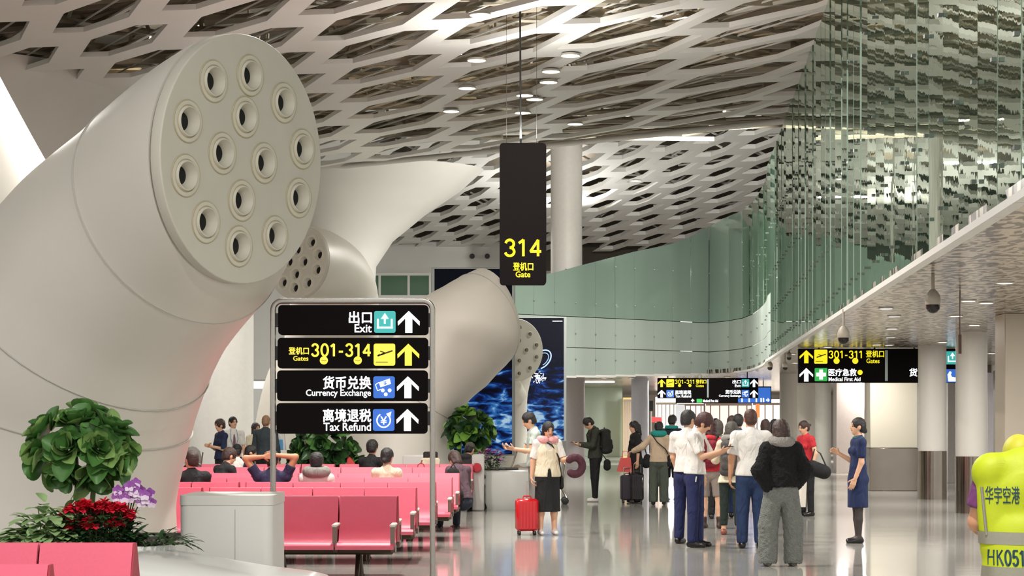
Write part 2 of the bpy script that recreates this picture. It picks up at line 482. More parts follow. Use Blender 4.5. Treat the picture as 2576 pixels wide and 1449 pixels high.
for i in range(len(pts) - 1):
    a, b = Vector(pts[i] + (0,)), Vector(pts[i + 1] + (0,))
    t = (b - a).normalized(); nrm = Vector((-t.y, t.x, 0))
    if nrm.x > 0: nrm = -nrm
    if i >= ncor + 6: nrm = Vector((t.y, -t.x, 0)); nrm = nrm if nrm.y < 0 else -nrm
    a2, b2 = a + t * gap, b - t * gap
    j1, j2 = random.uniform(-.008, .008), random.uniform(-.008, .008)
    za, zb = topz(i), topz(i + 1)
    tgt = mg if i < ncor + 5 else mx_
    zlo = LOWZ - .26 * max(0, i - ncor - 6) / max(1, len(pts) - ncor - 7)
    for (z0, za1, zb1, dst, jj) in (((zlo, 3.9, 3.9, mf, .3), (3.92, MIDZ, MIDZ, mf, .3), (MIDZ + .02, za, zb, tgt, 1)) if i >= ncor - 1 else ((LOWZ, za, zb, tgt, 1),)):
        q = [a2 + nrm * j1 * jj, b2 - nrm * j1 * jj, b2 + nrm * (j2 - j1) * jj, a2 + nrm * (j2 + j1) * jj]
        zz = [z0, z0, zb1, za1]
        f = [Vector((p.x, p.y, z)) for p, z in zip(q, zz)]
        back = [v - nrm * .018 for v in f]
        dst.add(f + back, [(0, 1, 2, 3), (7, 6, 5, 4), (0, 4, 5, 1), (1, 5, 6, 2), (2, 6, 7, 3), (3, 7, 4, 0)])
    for z in (3.55, 4.35, 5.3, 6.5):
        if z < za - .2: fx.box(a + nrm * .03 + Vector((0, 0, z)), (.04, .05, .03))
win = bpy.data.objects.new('window_1', None); COL.objects.link(win); win['kind'] = 'structure'; win['label'] = 'tall green mirror glass front of the upper gallery'
for mbq, nm, mm in ((mg, 'mirror_glass', GLASS), (mf, 'frosted_band', FROST), (mx_, 'green_glass', CROSS), (fx, 'glass_fixing', FIXM)):
    mbq.build(nm, mm, win, smooth=False)
# dark gallery behind the glass, closing the view from the side
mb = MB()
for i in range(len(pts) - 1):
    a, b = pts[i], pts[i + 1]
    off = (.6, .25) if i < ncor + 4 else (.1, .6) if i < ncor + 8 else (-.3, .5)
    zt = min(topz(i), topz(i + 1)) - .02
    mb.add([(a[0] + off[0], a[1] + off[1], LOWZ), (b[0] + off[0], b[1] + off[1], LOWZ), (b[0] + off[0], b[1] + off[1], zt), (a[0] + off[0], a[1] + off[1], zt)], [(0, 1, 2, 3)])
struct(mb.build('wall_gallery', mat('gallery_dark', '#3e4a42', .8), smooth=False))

def soffit_mat():
    m = bpy.data.materials.new('perforated_soffit'); m.use_nodes = True; nt = m.node_tree; b = nt.nodes['Principled BSDF']
    tc = nt.nodes.new('ShaderNodeTexCoord'); mp = nt.nodes.new('ShaderNodeMapping'); mp.inputs['Scale'].default_value = (12, 5.2, 1)
    nt.links.new(tc.outputs['Object'], mp.inputs['Vector'])
    n = nt.nodes.new('ShaderNodeTexNoise'); n.inputs['Scale'].default_value = 1.0; n.inputs['Detail'].default_value = 1.2
    nt.links.new(mp.outputs[0], n.inputs['Vector'])
    cr = nt.nodes.new('ShaderNodeValToRGB'); cr.color_ramp.interpolation = 'LINEAR'
    cr.color_ramp.elements[0].position = .485; cr.color_ramp.elements[0].color = C('#271e16')
    cr.color_ramp.elements[1].position = .505; cr.color_ramp.elements[1].color = C('#cdc0b1')
    nt.links.new(n.outputs['Fac'], cr.inputs[0]); nt.links.new(cr.outputs[0], b.inputs['Base Color'])
    bp = nt.nodes.new('ShaderNodeBump'); bp.inputs['Strength'].default_value = .2; bp.inputs['Distance'].default_value = .02
    nt.links.new(n.outputs['Fac'], bp.inputs['Height']); nt.links.new(bp.outputs[0], b.inputs['Normal'])
    b.inputs['Metallic'].default_value = .42; b.inputs['Roughness'].default_value = .21
    return m
fp = [Vector((x, y)) for x, y in pts]
vs = [(x, y, LOWZ) if i < ncor + 6 else (x - .15, y + .2, LOWZ) for i, (x, y) in enumerate(pts)] + [(d1.x, 130, LOWZ), (30, 130, LOWZ), (30, 2, LOWZ)]
up = [(x, y, LOWZ + .12) for x, y, _ in vs]
n = len(vs)
o = MB().add(vs + up, [tuple(range(n)), tuple(range(2 * n - 1, n - 1, -1))] + [(j, (j + 1) % n, n + (j + 1) % n, n + j) for j in range(n)]).build('ceiling_lower', soffit_mat(), smooth=False)
fix(o); struct(o)
mb = MB()
for i in range(len(pts) - 1):
    a, b = Vector(pts[i] + (LOWZ,)), Vector(pts[i + 1] + (LOWZ,))
    t = (b - a); ang = math.atan2(t.y, t.x)
    if i >= ncor + 6: a.z = b.z = LOWZ - .26 * (i - ncor - 6) / (len(pts) - ncor - 7)
    mb.box((a + b) / 2 + Vector((0, 0, -.01)), (t.length + .01, .10, .06), Matrix.Rotation(ang, 3, 'Z'))
struct(mb.build('trim_2', WHITE2, smooth=False), None)

# ---------------------------------------------------------------- right side: pillars, panels, shops at the end
CLAD = mat('mirror_cladding', '#8f867b', .16, 1.0, vary=(3, .12))
COLW = mat('column_white', '#d6d1c8', .5, vary=(2, .03))
def round_column(px, footy, r, label, clad=True, ztop=LOWZ, paint=None):
    d = CAMZ * FPX / (footy - HY); x = (px - CX) * d / FPX
    t = thing('round_column', label, 'column', (x, d, 0)); t['kind'] = 'structure'
    MB().lathe([(r, 0 if not clad else 1.0), (r, ztop)], n=32).build('shaft', paint or COLW, t)
    if clad: MB().lathe([(r + .015, 0), (r + .015, 1.0), (r, 1.004)], n=32).build('cladding', CLAD, t)
    return t
round_column(2345, 1255, .29, 'round white column with mirror steel base left of the nearer one')
round_column(2444, 1290, .275, 'nearest round white column with mirror steel base')
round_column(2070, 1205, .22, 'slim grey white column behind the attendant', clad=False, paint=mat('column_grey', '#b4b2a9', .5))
round_column(2030, 1195, .3, 'white column deep in the corridor', clad=False)
round_column(1988, 1183, .35, 'farther white column deep in the corridor', clad=False)
round_column(1610, 1170, .32, 'white column beside the hanging direction sign', clad=False, paint=mat('column_cool', '#d5d6df', .5))
round_column(1448, 1176, .33, 'pale column beside the blue poster', clad=False, paint=mat('column_pink', '#dcd3d3', .5))

def slab(name, px0, px1, d, z0, z1, depth, m, label, clad=0, kind='structure'):
    x0, x1 = (px0 - CX) * d / FPX, (px1 - CX) * d / FPX
    t = bpy.data.objects.new(name, None); COL.objects.link(t); t.location = ((x0 + x1) / 2, d + depth / 2, 0); t['kind'] = kind; t['label'] = label
    MB().box((0, 0, (z0 + clad + z1) / 2), (x1 - x0, depth, z1 - z0 - clad), bev=.01).build('panel', m, t)
    if clad: MB().box((0, 0, clad / 2), (x1 - x0 + .03, depth + .03, clad), bev=.01).build('cladding', CLAD, t)
    return t
CREAM = mat('cream_wall', '#bfb8a7', .5, vary=(2, .03))
BEIGE = mat('beige_wall', '#c6bba9', .55, vary=(2, .04))
PINKW = mat('pink_white_wall', '#e2d5cf', .5)
slab('wall_pier', 2189, 2308, 46.3, 0, LOWZ, .5, CREAM, 'cream pier with mirror steel base', clad=1.0)
slab('wall_pier', 2104, 2180, 62, 0, LOWZ, .6, PINKW, 'pinkish white pier behind the attendant')
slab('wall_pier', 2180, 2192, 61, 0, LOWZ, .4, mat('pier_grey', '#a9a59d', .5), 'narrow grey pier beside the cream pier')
slab('wall_pier', 2528, 2700, 29, 0, LOWZ, .6, BEIGE, 'beige pier at the right edge')
slab('wall_pier', 2484, 2510, 44, 0, 2.7, .4, mat('pier_lilac', '#d9d5dc', .5), 'lilac white pier behind the nearest column')
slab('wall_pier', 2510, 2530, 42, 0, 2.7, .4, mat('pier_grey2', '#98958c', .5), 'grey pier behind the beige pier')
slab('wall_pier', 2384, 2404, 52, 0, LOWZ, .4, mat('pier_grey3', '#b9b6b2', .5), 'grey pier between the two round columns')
slab('wall_right', 2484, 4200, 56, 0, LOWZ, .3, mat('dark_wall', '#7a756b', .6), 'dark back wall at right')
x0 = 10.8
o = MB().box((x0 + 4.4, 75, LOWZ / 2), (.3, 70, LOWZ), Matrix.Rotation(-.0812, 3, 'Z')).build('wall_corridor', mat('corridor_wall', '#ddd8d2', .5), smooth=False); struct(o)
# end of the corridor: pale glazed wall, bright shops
o = slab('wall_back', 1300, 2250, 118, 0, LOWZ, .4, mat('shop_white', '#efe6da', .6), 'bright wall at the far end')
slab('wall_glazed', 1466, 1566, 92, 0, LOWZ, .3, glass_mat('pale_green_panel', '#c3d4bf', (.04, .3), .1, .05), 'pale green glazed wall behind the man with a backpack')
slab('wall_left', -2000, 1428, 96, 0, LOWZ, .3, WHITE2, 'white wall under the cross gallery')
SHOP = mat('shop_lit_wall', '#fff3e2', .5, emit=('#fff2e6', 1.3))  # emission in the wall colours stands in for the shops' own lighting
SHOPP = mat('shop_lit_pink', '#f2d5cc', .5, emit=('#f3d8d0', .95), vary=(14, .2))
SHOPY = mat('shop_lit_amber', '#e2c27a', .5, emit=('#d9b878', .8), vary=(25, .5))
for (a, b, d, z0, z1, m, lb) in ((1650, 1700, 104, 0, 2.9, SHOP, 'lit white shop bay left of the far signs'), (1704, 1770, 112, 0, 2.7, SHOP, 'lit shop bay under the far signs'),
                           (1776, 1890, 110, .0, 2.6, SHOPP, 'pinkish lit shop window behind the queue'), (1894, 1995, 106, 0, 2.8, SHOP, 'lit cream shop bay right of the queue'),
                           (1568, 1590, 90, 0, 2.7, SHOPY, 'amber lit shop shelf beside the white column')):
    t = slab('shop_bay', a, b, d, z0, z1, .4, m, lb)
    xs = (a + b) / 2
    mb = MB()
    wv = (b - a) * d / FPX
    for k in range(5): mb.box((-wv / 2 + wv * (k + .5) / 5, -.23, 1.3), (.06, .06, 2.5))
    mb.box((0, -.23, 2.55), (wv, .08, .12))
    mb.build('frame', mat('shop_frame', '#c9b7a8', .5), t)

def flat_sign(name, label, px0, px1, py0, py1, d, col, emit, cat='sign', th=.06):
    A, B = P(px0, py1, d), P(px1, py0, d)
    t = thing(name, label, cat, ((A.x + B.x) / 2, d, A.z))
    MB().box((0, 0, (B.z - A.z) / 2), (B.x - A.x, th, B.z - A.z), bev=.01).build('panel', mat(name + '_face', col, .5, emit=(col, emit) if emit else None), t)
    if A.z > .05: MB().box((0, .05, -A.z / 2), (.06, .05, A.z)).build('post', STEEL, t)
    return t
flat_sign('orange_banner', 'orange vertical banner among the lit shops over the polo shoulder', 1901, 1911, 1016, 1050, 99, '#e8641e', .6)
flat_sign('red_shop_sign', 'small red lit shop sign over the teal neck pillow', 1640, 1664, 1049, 1062, 98, '#e23b3b', .7)
flat_sign('notice_board', 'tall white notice board under the far overhead sign', 1700, 1722, 1018, 1092, 97, '#d8dade', .5)
flat_sign('wall_monitor', 'dark tilted monitor beside the white corridor column', 1634, 1643, 1008, 1034, 96, '#2a2c2e', 0)
flat_sign('green_light_strip', 'slim green lit post beside the blue screen edge', 1429, 1434, 1098, 1132, 70, '#3fd05a', .8)


struct(MB().box((-26, 58, 5), (.4, 90, 10)).build('wall_hall_side', WHITE2, smooth=False))
# ---------------------------------------------------------------- far hall wall above the cross gallery
DW = 77.0
fw = bpy.data.objects.new('wall_far', None); COL.objects.link(fw); fw['kind'] = 'structure'; fw['label'] = 'white wall of the far hall'
a, b = P(300, 760, DW), P(1330, 605, DW)
MB().box(((a.x + b.x) / 2, DW + .5, (LOWZ + b.z) / 2), (b.x - a.x, .8, b.z - LOWZ), bev=.05).build('panel', WHITE2, fw)
mb = MB()
for px in (1188, 1226): mb.lathe([(.1, 0), (.1, .15)], P(px, 645, DW - .02), 16, Matrix.Rotation(math.pi / 2, 3, 'X'))
mb.build('air_nozzle', BLACKP, fw)
t = bpy.data.objects.new('window_2', None); COL.objects.link(t); t['kind'] = 'structure'; t['label'] = 'green tinted window strip in the far wall'
a, b = P(935, 746, DW - .1), P(1084, 690, DW - .1)
MB().box(((a + b) / 2), (b.x - a.x, .1, b.z - a.z)).build('pane', glass_mat('window_green', '#5f7d68', (.1, .5), .05, .04), t)
mb = MB()
for px in (937, 955, 1028, 1082):
    q = P(px, 718, DW - .18); mb.box(q, (.09, .08, b.z - a.z))
mb.box(P(1010, 690, DW - .18), (b.x - a.x + .1, .1, .1)); mb.box(P(1010, 746, DW - .18), (b.x - a.x + .1, .1, .1))
mb.build('frame', WHITE2, t)
# white band with the domestic-flight lettering, rounded at its right end
t = bpy.data.objects.new('wall_sign_band', None); COL.objects.link(t); t['kind'] = 'structure'; t['label'] = 'white band lettered for domestic flight gates'
D2 = 80.0
a, b = P(1330, 700, D2), P(1590, 605, D2)
prof = [(a.x, D2 + 3)] + [(a.x, D2)] + [(b.x - 1.0 + 1.0 * math.sin(q), D2 + 1.2 - 1.2 * math.cos(q)) for q in np.linspace(0, math.pi / 2, 8)] + [(b.x, D2 + 3)]
MB().prism(prof, b.z - a.z, lambda u, v, w_: Vector((u, v, a.z + w_))).build('panel', WHITE2, t)
INK = mat('sign_ink_dark', '#2c2b2a', .6)
def txt(body, px0, px1, py0, py1, d, m, parent, weight=.012, **k):
    A, B = P(px0, py1, d), P(px1, py0, d)
    return text_fit(body, A.x, B.x, A.z, B.z, d, m, parent, weight, **k)
txt('国内航班登机口', 1394, 1528, 628, 646, D2 - .02, INK, t)
txt('Domestic Flights', 1426, 1524, 648, 660, D2 - .02, INK, t)
mb = MB()
def bar(mb, px0, py0, px1, py1, wpx, d, th=.02):
    A, B = P(px0, py0, d), P(px1, py1, d); v = B - A; ang = math.atan2(v.z, v.x)
    mb.box((A + B) / 2, (v.length, th, wpx * d / FPX), Matrix.Rotation(-ang, 3, 'Y'))
for q in ((1536, 630, 1558, 630), (1536, 630, 1536, 652), (1536, 652, 1558, 652), (1558, 630, 1558, 652)): bar(mb, *q, 1.2, D2 - .03)
bar(mb, 1539, 646, 1556, 638, 3, D2 - .03); bar(mb, 1541, 638, 1548, 643, 2, D2 - .03)
mb.build('pictogram', INK, t)
# tall white column standing in the far hall
t = thing('tall_column', 'tall white square edged column behind the gate sign', 'column', ((1425 - CX) * 63 / FPX, 63, LOWZ + .12)); t['kind'] = 'structure'
MB().lathe([(.5, 0), (.5, 7.4)], n=36).build('shaft', mat('tall_column_white', '#cfc9c0', .5), t)

# ---------------------------------------------------------------- organic white air trees
def bez_dense(pts, rads, n):
    """Catmull-Rom through pts with radii"""
    out = []; m = len(pts)
    for i in range(m - 1):
        p0, p1, p2, p3 = pts[max(i - 1, 0)], pts[i], pts[i + 1], pts[min(i + 2, m - 1)]
        r0, r1, r2, r3 = rads[max(i - 1, 0)], rads[i], rads[i + 1], rads[min(i + 2, m - 1)]
        for k in range(n):
            t = k / n
            cr = lambda a, b, c, d: .5 * ((2 * b) + (c - a) * t + (2 * a - 5 * b + 4 * c - d) * t * t + (3 * b - a - 3 * c + d) * t ** 3)
            out.append((cr(p0, p1, p2, p3), cr(r0, r1, r2, r3)))
    out.append((pts[-1], rads[-1]))
    return out

def organic(mb, pts, rads, n0=None, n=48, dens=7, cap0=True, cap1=True):
    """a tube with its own radius at every point; n0 = normal of the first (cut) ring"""
    dd = bez_dense([Vector(p) for p in pts], rads, dens); R = []; nrm = None
    for i, (p, r) in enumerate(dd):
        t = (dd[min(i + 1, len(dd) - 1)][0] - dd[max(i - 1, 0)][0]).normalized()
        if n0 is not None:
            k = max(0.0, 1 - i / (dens * 1.0)); t = (t * (1 - k) + (-Vector(n0).normalized()) * k).normalized()
        if nrm is None:
            up = Vector((0, 0, 1)) if abs(t.z) < .9 else Vector((1, 0, 0)); nrm = up
        nrm = (nrm - t * nrm.dot(t)).normalized(); bi = t.cross(nrm)
        R.append([p + (nrm * math.cos(2 * math.pi * j / n) + bi * math.sin(2 * math.pi * j / n)) * r for j in range(n)])
    mb.rings(R, cap0, cap1)
    return R

AIRW = mat('air_tree_white', '#e0dacf', .42, vary=(2.5, .03), bump=(120, .06, .01))
DISC = mat('air_disc_grey', '#cdc8bb', .5, vary=(4, .05))
NOZ = mat('nozzle_ring', '#d4cfc0', .4, vary=(8, .06))
NOZL = mat('nozzle_stain', '#b9ae8f', .5)
HOLE = mat('nozzle_dark', '#0b0b0b', .8)
SEAM = mat('seam_line', '#bdb9b0', .6)

def nozzle_disc(parent, c, nrm, r, spots, hr, label=None, detail=True):
    """disc with jet nozzles; spots in disc units (u right, v up)"""
    nrm = Vector(nrm).normalized()
    up = Vector((0, 0, 1)); u = up.cross(nrm).normalized() * 1.0; v = nrm.cross(u).normalized()
    R3 = Matrix((u, v, nrm)).transposed()
    c = Vector(c)
    # the disc: an outline with a round hole at every nozzle
    cu = bpy.data.curves.new('disc', 'CURVE'); cu.dimensions = '2D'; cu.fill_mode = 'BOTH'; cu.extrude = .045; cu.bevel_depth = .012; cu.bevel_resolution = 2; cu.offset = -.012
    for (a, b, q) in [(0, 0, r)] + [(a * r, b * r, hr * r * .99) for a, b in spots]:
        N = 64 if q == r else 24
        sp = cu.splines.new('POLY'); sp.points.add(N - 1); sp.use_cyclic_u = True
        for j in range(N): an = 2 * math.pi * j / N; sp.points[j].co = (a + q * math.cos(an), b + q * math.sin(an), 0, 1)
    ob = bpy.data.objects.new('disc', cu); COL.objects.link(ob); me = bpy.data.meshes.new_from_object(ob.evaluated_get(bpy.context.evaluated_depsgraph_get()))
    bpy.data.objects.remove(ob); bpy.data.curves.remove(cu); me.materials.clear()
    me.transform(Matrix.Translation(c - nrm * .037) @ R3.to_4x4()); mesh_link('nozzle_disc', me, DISC, parent, sharp=30)
    for (a, b) in spots:
        p = c + u * (a * r) + v * (b * r)
        h = hr * r
        # ring: stained flange, raised rim, bell-shaped bore
        ring = MB().lathe([(h * 1.42, .02), (h * 1.40, .028), (h * 1.05, .03), (h * 1.0, .05), (h * .93, .052), (h * .86, .03), (h * .74, .0), (h * .64, -.025), (h * .60, -.06)], p, 32, R3, False, False).build('nozzle', NOZ, parent)
        MB().lathe([(h * .63, -.045), (h * .3, -.048), (.001, -.05)], p, 20, R3, False, True).build('bore', HOLE, ring)
        if detail:
            MB().lathe([(h * 1.02, .0305), (h * 1.10, .034), (h * 1.13, .0305)], p, 32, R3, False, False).build('stained_rim', NOZL, ring)
            MB().lathe([(h * 1.36, .028), (h * 1.43, .03), (h * 1.46, .022)], p, 32, R3, False, False).build('stained_rim', NOZL, ring)
    return u, v

def seam(parent, center, nrm, r, rt=.012, a0=0, a1=360):
    nrm = Vector(nrm).normalized(); u = Vector((0, 0, 1)).cross(nrm).normalized(); v = nrm.cross(u)
    pts = [Vector(center) + (u * math.cos(math.radians(a)) + v * math.sin(math.radians(a))) * r for a in np.linspace(a0, a1, 60)]
    MB().tube(pts, rt, 5).build('seam', SEAM, parent)

SP13 = [(.02, .68), (-.42, .57), (.46, .52), (-.02, .34), (-.70, .22), (.73, .17), (-.28, .02), (.24, 0), (-.70, -.20), (.71, -.24), (-.02, -.33), (-.44, -.54), (.42, -.58), (-.03, -.70)]
# A: the big one
tA = thing('air_tree', 'giant white air tree with a round thirteen nozzle head above the leafy planter', 'air vent', (P(90, 1250, 19.6).x, 19.6, 0))
def loc(p, t): return Vector(p) - t.location
NA = Vector((.84, -.53, -.055))
spA = [P(605, 402, 17.5), P(440, 545, 18.25), P(285, 705, 18.9), P(185, 880, 19.3), P(140, 1050, 19.5), P(95, 1240, 19.6), P(80, 1470, 19.6)]
spA[-1].z = 0
raA = [1.09, 1.13, 1.25, 1.33, 1.32, 1.36, 1.45]
mb = MB(); organic(mb, [loc(p, tA) - (NA.normalized() * .085 if i == 0 else Vector()) for i, p in enumerate(spA)], raA, NA, 64, 10)
br = [P(-330, 60, 20.5), P(-215, 330, 20.2), P(-85, 620, 19.9), P(60, 850, 19.6)]
organic(mb, [loc(p, tA) for p in br], [.95, 1.02, 1.12, 1.15], None, 48, 8)
mb.build('trunk', AIRW, tA)
nozzle_disc(tA, loc(P(605, 402, 17.5), tA) + NA.normalized() * .03, NA, 1.09, SP13, .116)
dnA = (spA[0] - spA[1]).normalized()
dd = bez_dense([loc(p, tA) for p in spA], raA, 10)
def seam_ring(parent, dd, i, n0=None, k=0):
    t = (dd[i + 1][0] - dd[i - 1][0]).normalized()
    if n0 is not None: t = (t * (1 - k) - Vector(n0).normalized() * k).normalized()
    seam(parent, dd[i][0], t, dd[i][1] * 1.004, .008)
seam_ring(tA, dd, 9, NA, .1)
seam_ring(tA, dd, 26); seam_ring(tA, dd, 38)

# B: smaller head behind it
tB = thing('air_tree', 'small white air tree whose nozzle head peeks out behind the giant head', 'air vent', (P(820, 1200, 47).x, 47, 0))
NB = Vector((-.55, -.83, .10))
spB = [P(757, 662, 43.0), P(800, 672, 44.4), P(838, 730, 45.8), P(835, 860, 46.8), P(800, 1010, 47), P(800, 1232, 47)]
spB[-1].z = 0
mb = MB(); organic(mb, [loc(p, tB) for p in spB], [.80, .84, 1.0, 1.1, 1.35, 1.75], NB, 48, 8)
mb.build('trunk', AIRW, tB)
nozzle_disc(tB, loc(P(757, 662, 43.0), tB) + NB.normalized() * .10, NB, .80, SP13, .15, detail=False)
# C: head turned away, in front of the blue screens
tC = thing('air_tree', 'white air tree with its head turned away beside the blue screens', 'air vent', (P(985, 1200, 39).x, 39, 0))
NC = Vector((.80, .50, .30))
spC = [P(1238, 790, 39.9), P(1192, 822, 39.5), P(1122, 880, 39.2), P(1062, 970, 39), P(1010, 1080, 39), P(985, 1268, 39)]
spC[-1].z = 0
mb = MB(); organic(mb, [loc(p, tC) for p in spC], [.95, 1.0, 1.07, .93, 1.05, 1.35], NC, 48, 9)
mb.build('trunk', AIRW, tC)
ddC = bez_dense([loc(p, tC) for p in spC], [.95, 1.0, 1.07, .93, 1.05, 1.35], 9)
seam_ring(tC, ddC, 5, NC, .45); seam_ring(tC, ddC, 30)
# D: flat paddle head before the farther blue screen
tD = thing('air_tree', 'slim white air tree with a paddle head between the two blue screens', 'air vent', (P(1296, 1200, 48).x, 48, 0))
ND = Vector((.25, -.95, .05))
spD = [P(1300, 880, 47.8), P(1300, 892, 48.2), P(1300, 950, 48.3), P(1302, 1000, 48.2), P(1303, 1060, 48.1), P(1300, 1125, 48), P(1298, 1228, 48)]
spD[-1].z = 0
mb = MB(); organic(mb, [loc(p, tD) for p in spD], [.52, .50, .36, .24, .22, .30, .7], None, 40, 8)
# the paddle head: a short drum turned a little aside, tapering into the neck
c = loc(P(1300, 880, 47.3), tD); NP = Vector((.55, -.835, 0)).normalized()
mb.cyl(c - NP * .55, c - NP * .04, .52, .735, 48, False); mb.cyl(c - NP * .56, c - NP * .54, .52, .5, 48)
mb.tube([c - NP * .5 + Vector((0, 0, -.30)), c - NP * .48 + Vector((0, 0, -.75)), loc(P(1302, 1000, 48.1), tD)], [.36, .32, .25], 24)
mb.build('trunk', AIRW, tD)
nozzle_disc(tD, c, (.55, -.835, 0), .74, [(.08, .72), (.48, .52), (.06, .30), (.73, .17), (.34, 0), (-.34, .05), (.73, -.22), (.06, -.35), (.48, -.58), (.06, -.76), (-.5, .45), (-.5, -.42)], .075, detail=False)

# giant flared roof supports
FUN = mat('roof_support', '#d9d6cf', .5, vary=(1.5, .04))
def flare(label, rings, m=FUN):
    """rings: (px, py/z, d, rx, ry)"""
    t = thing('flared_support', label, 'column', (rings[0][0], rings[0][1], 0)); t['kind'] = 'structure'
    R = []
    for (x, y, z, rx, ry) in rings:
        R.append([Vector((x + rx * math.cos(2 * math.pi * j / 64), y + ry * math.sin(2 * math.pi * j / 64), z)) - t.location for j in range(64)])
    MB().rings(R).build('shell', m, t)
    return t
def rg(px, d, z, rpx, ry=None):
    k = d / FPX; return ((px - CX) * k, d, z, rpx * k, rpx * k if ry is None else ry)
flare('flared white roof support spreading over the gate sign side', [rg(840, 55, 0, 102), rg(840, 55, 5.0, 102), rg(842, 55, 5.9, 104), rg(858, 55, 6.6, 130), rg(890, 54.6, 7.3, 180, 1.8), rg(925, 54.2, 7.9, 232, 2.0), rg(955, 54, 8.45, 262, 2.2)])
flare('flared grey roof support behind the giant air tree', [rg(70, 41, 0, 90), rg(70, 41, 4.6, 95), rg(45, 41, 5.6, 165, 1.6), rg(15, 41, 6.6, 245, 2.6), rg(-20, 41, 7.6, 325, 3.6), rg(-45, 41, 8.5, 390, 4.4)])
flare('straight white column between the two left air trees', [rg(553, 50, 0, 84), rg(552, 50, 8.3, 86)], mat('column_light', '#dcdad5', .5))

# ---------------------------------------------------------------- free-standing direction sign
DS = 18.5
tS = thing('direction_sign', 'standing steel framed sign with four black panels pointing ahead', 'sign', (P(886, 0, DS).x, DS, 0))
def SX(px): return (px - 886) * DS / FPX
def SZ(py): return CAMZ + (HY - py) * DS / FPX
xl, xr, zt, rr = SX(687), SX(1088), SZ(757), .085
path = [(xl, 0, 0), (xl, 0, zt - rr)] + [(xl + rr - rr * math.cos(a), 0, zt - rr + rr * math.sin(a)) for a in np.linspace(.15, math.pi / 2, 7)]
path += [(xr - rr + rr * math.sin(a), 0, zt - rr + rr * math.cos(a)) for a in np.linspace(0, math.pi / 2 - .15, 7)] + [(xr, 0, zt - rr), (xr, 0, 0)]
sec = rrect(-.025, .025, -.03, .03, .012, 3)
R = []
for i, p in enumerate(path):
    a, b = Vector(path[max(i - 1, 0)]), Vector(path[min(i + 1, len(path) - 1)]); t = (b - a).normalized(); s_ = t.cross(Vector((0, 1, 0))).normalized()
    R.append([Vector(p) + s_ * u + Vector((0, v, 0)) for u, v in sec])
MB().rings(R).build('frame', STEEL, tS)
for x in (xl, xr): MB().box((x, 0, .015), (.3, .5, .03), bev=.008).build('base_plate', STEEL, tS)
YF = -.047
def arrow(parent, cx, z0, z1, wd, y, m, ang=0, name='arrow'):
    h = z1 - z0; w2 = wd / 2; st = wd * .16
    # head chevron + stem
    pl = [(0, h), (w2, h * .52), (w2 * .98, h * .33), (st, h * .66), (st, 0), (-st, 0), (-st, h * .66), (-w2 * .98, h * .33), (-w2, h * .52)]
    ca, sa = math.cos(ang), math.sin(ang)
    mb = MB()
    def fn(u, v, q):
        v -= h / 2; return Vector((cx + u * ca - v * sa, y - q, (z0 + z1) / 2 + u * sa + v * ca))
    n = len(pl); vs = [fn(u, v, 0) for u, v in pl] + [fn(u, v, .004) for u, v in pl]
    fs = [(n, n + 1, n + 2, n + 3), (n + 3, n + 4, n + 5, n + 6), (n + 6, n + 7, n + 8, n), (n, n + 3, n + 6)] + [(j, (j + 1) % n, n + (j + 1) % n, n + j) for j in range(n)]
    mb.add(vs, fs)
    return mb.build(name, m, parent, smooth=False)
def tile(parent, x0, x1, z0, z1, y, m, r=.02, name='pictogram'):
    k = min(r, (x1 - x0) * .2)
    t = MB().prism(rrect(x0, x1, z0, z1, k), .004, lambda u, v, q: Vector((u, y - q, v))).build(name, m, parent, smooth=False)
    fix(t); return t
def plane_icon(x0, x1, z0, z1, y, m, parent):
    mb = MB(); W, H = x1 - x0, z1 - z0
    def B(u0, v0, u1, v1, w_):
        A_, B_ = Vector((x0 + u0 * W, y, z0 + v0 * H)), Vector((x0 + u1 * W, y, z0 + v1 * H)); v = B_ - A_
        mb.box((A_ + B_) / 2, (v.length, .003, w_ * H), Matrix.Rotation(-math.atan2(v.z, v.x), 3, 'Y'))
    B(.18, .44, .88, .68, .07); B(.30, .66, .55, .57, .05); B(.32, .50, .48, .56, .05); B(.18, .44, .28, .52, .05); B(.1, .16, .66, .16, .035)
    return mb.build('plane_mark', m, parent, smooth=False)
def exit_icon(x0, x1, z0, z1, y, m, parent):
    W, H = x1 - x0, z1 - z0; mb = MB()
    def bx(u0, u1, v0, v1): mb.box((x0 + (u0 + u1) / 2 * W, y, z0 + (v0 + v1) / 2 * H), ((u1 - u0) * W, .003, (v1 - v0) * H))
    bx(.14, .22, .2, .64); bx(.78, .86, .2, .64); bx(.14, .86, .2, .28); bx(.46, .54, .42, .7)
    mb.prism([(.32, .64), (.68, .64), (.5, .9)], .003, lambda u, v, q: Vector((x0 + u * W, y - q, z0 + v * H)))
    return mb.build('exit_mark', m, parent, smooth=False)
def ring_icon(x0, x1, z0, z1, y, m, parent):
    W, H = x1 - x0, z1 - z0; c = ((x0 + x1) / 2, (z0 + z1) / 2)
    MB().tube([(c[0] + .31 * W * math.cos(a), y, c[1] - .02 * H + .31 * H * math.sin(a)) for a in np.linspace(math.radians(55), math.radians(-240), 30)], .030 * W, 6).build('ring_mark', m, parent)
    MB().prism([(.62, .78), (.86, .88), (.80, .62)], .003, lambda u, v, q: Vector((x0 + u * W, y - q, z0 + v * H))).build('ring_mark', m, parent, smooth=False)
    text_fit('¥', x0 + .35 * W, x0 + .65 * W, z0 + .29 * H, z0 + .66 * H, y, m, parent, .008)
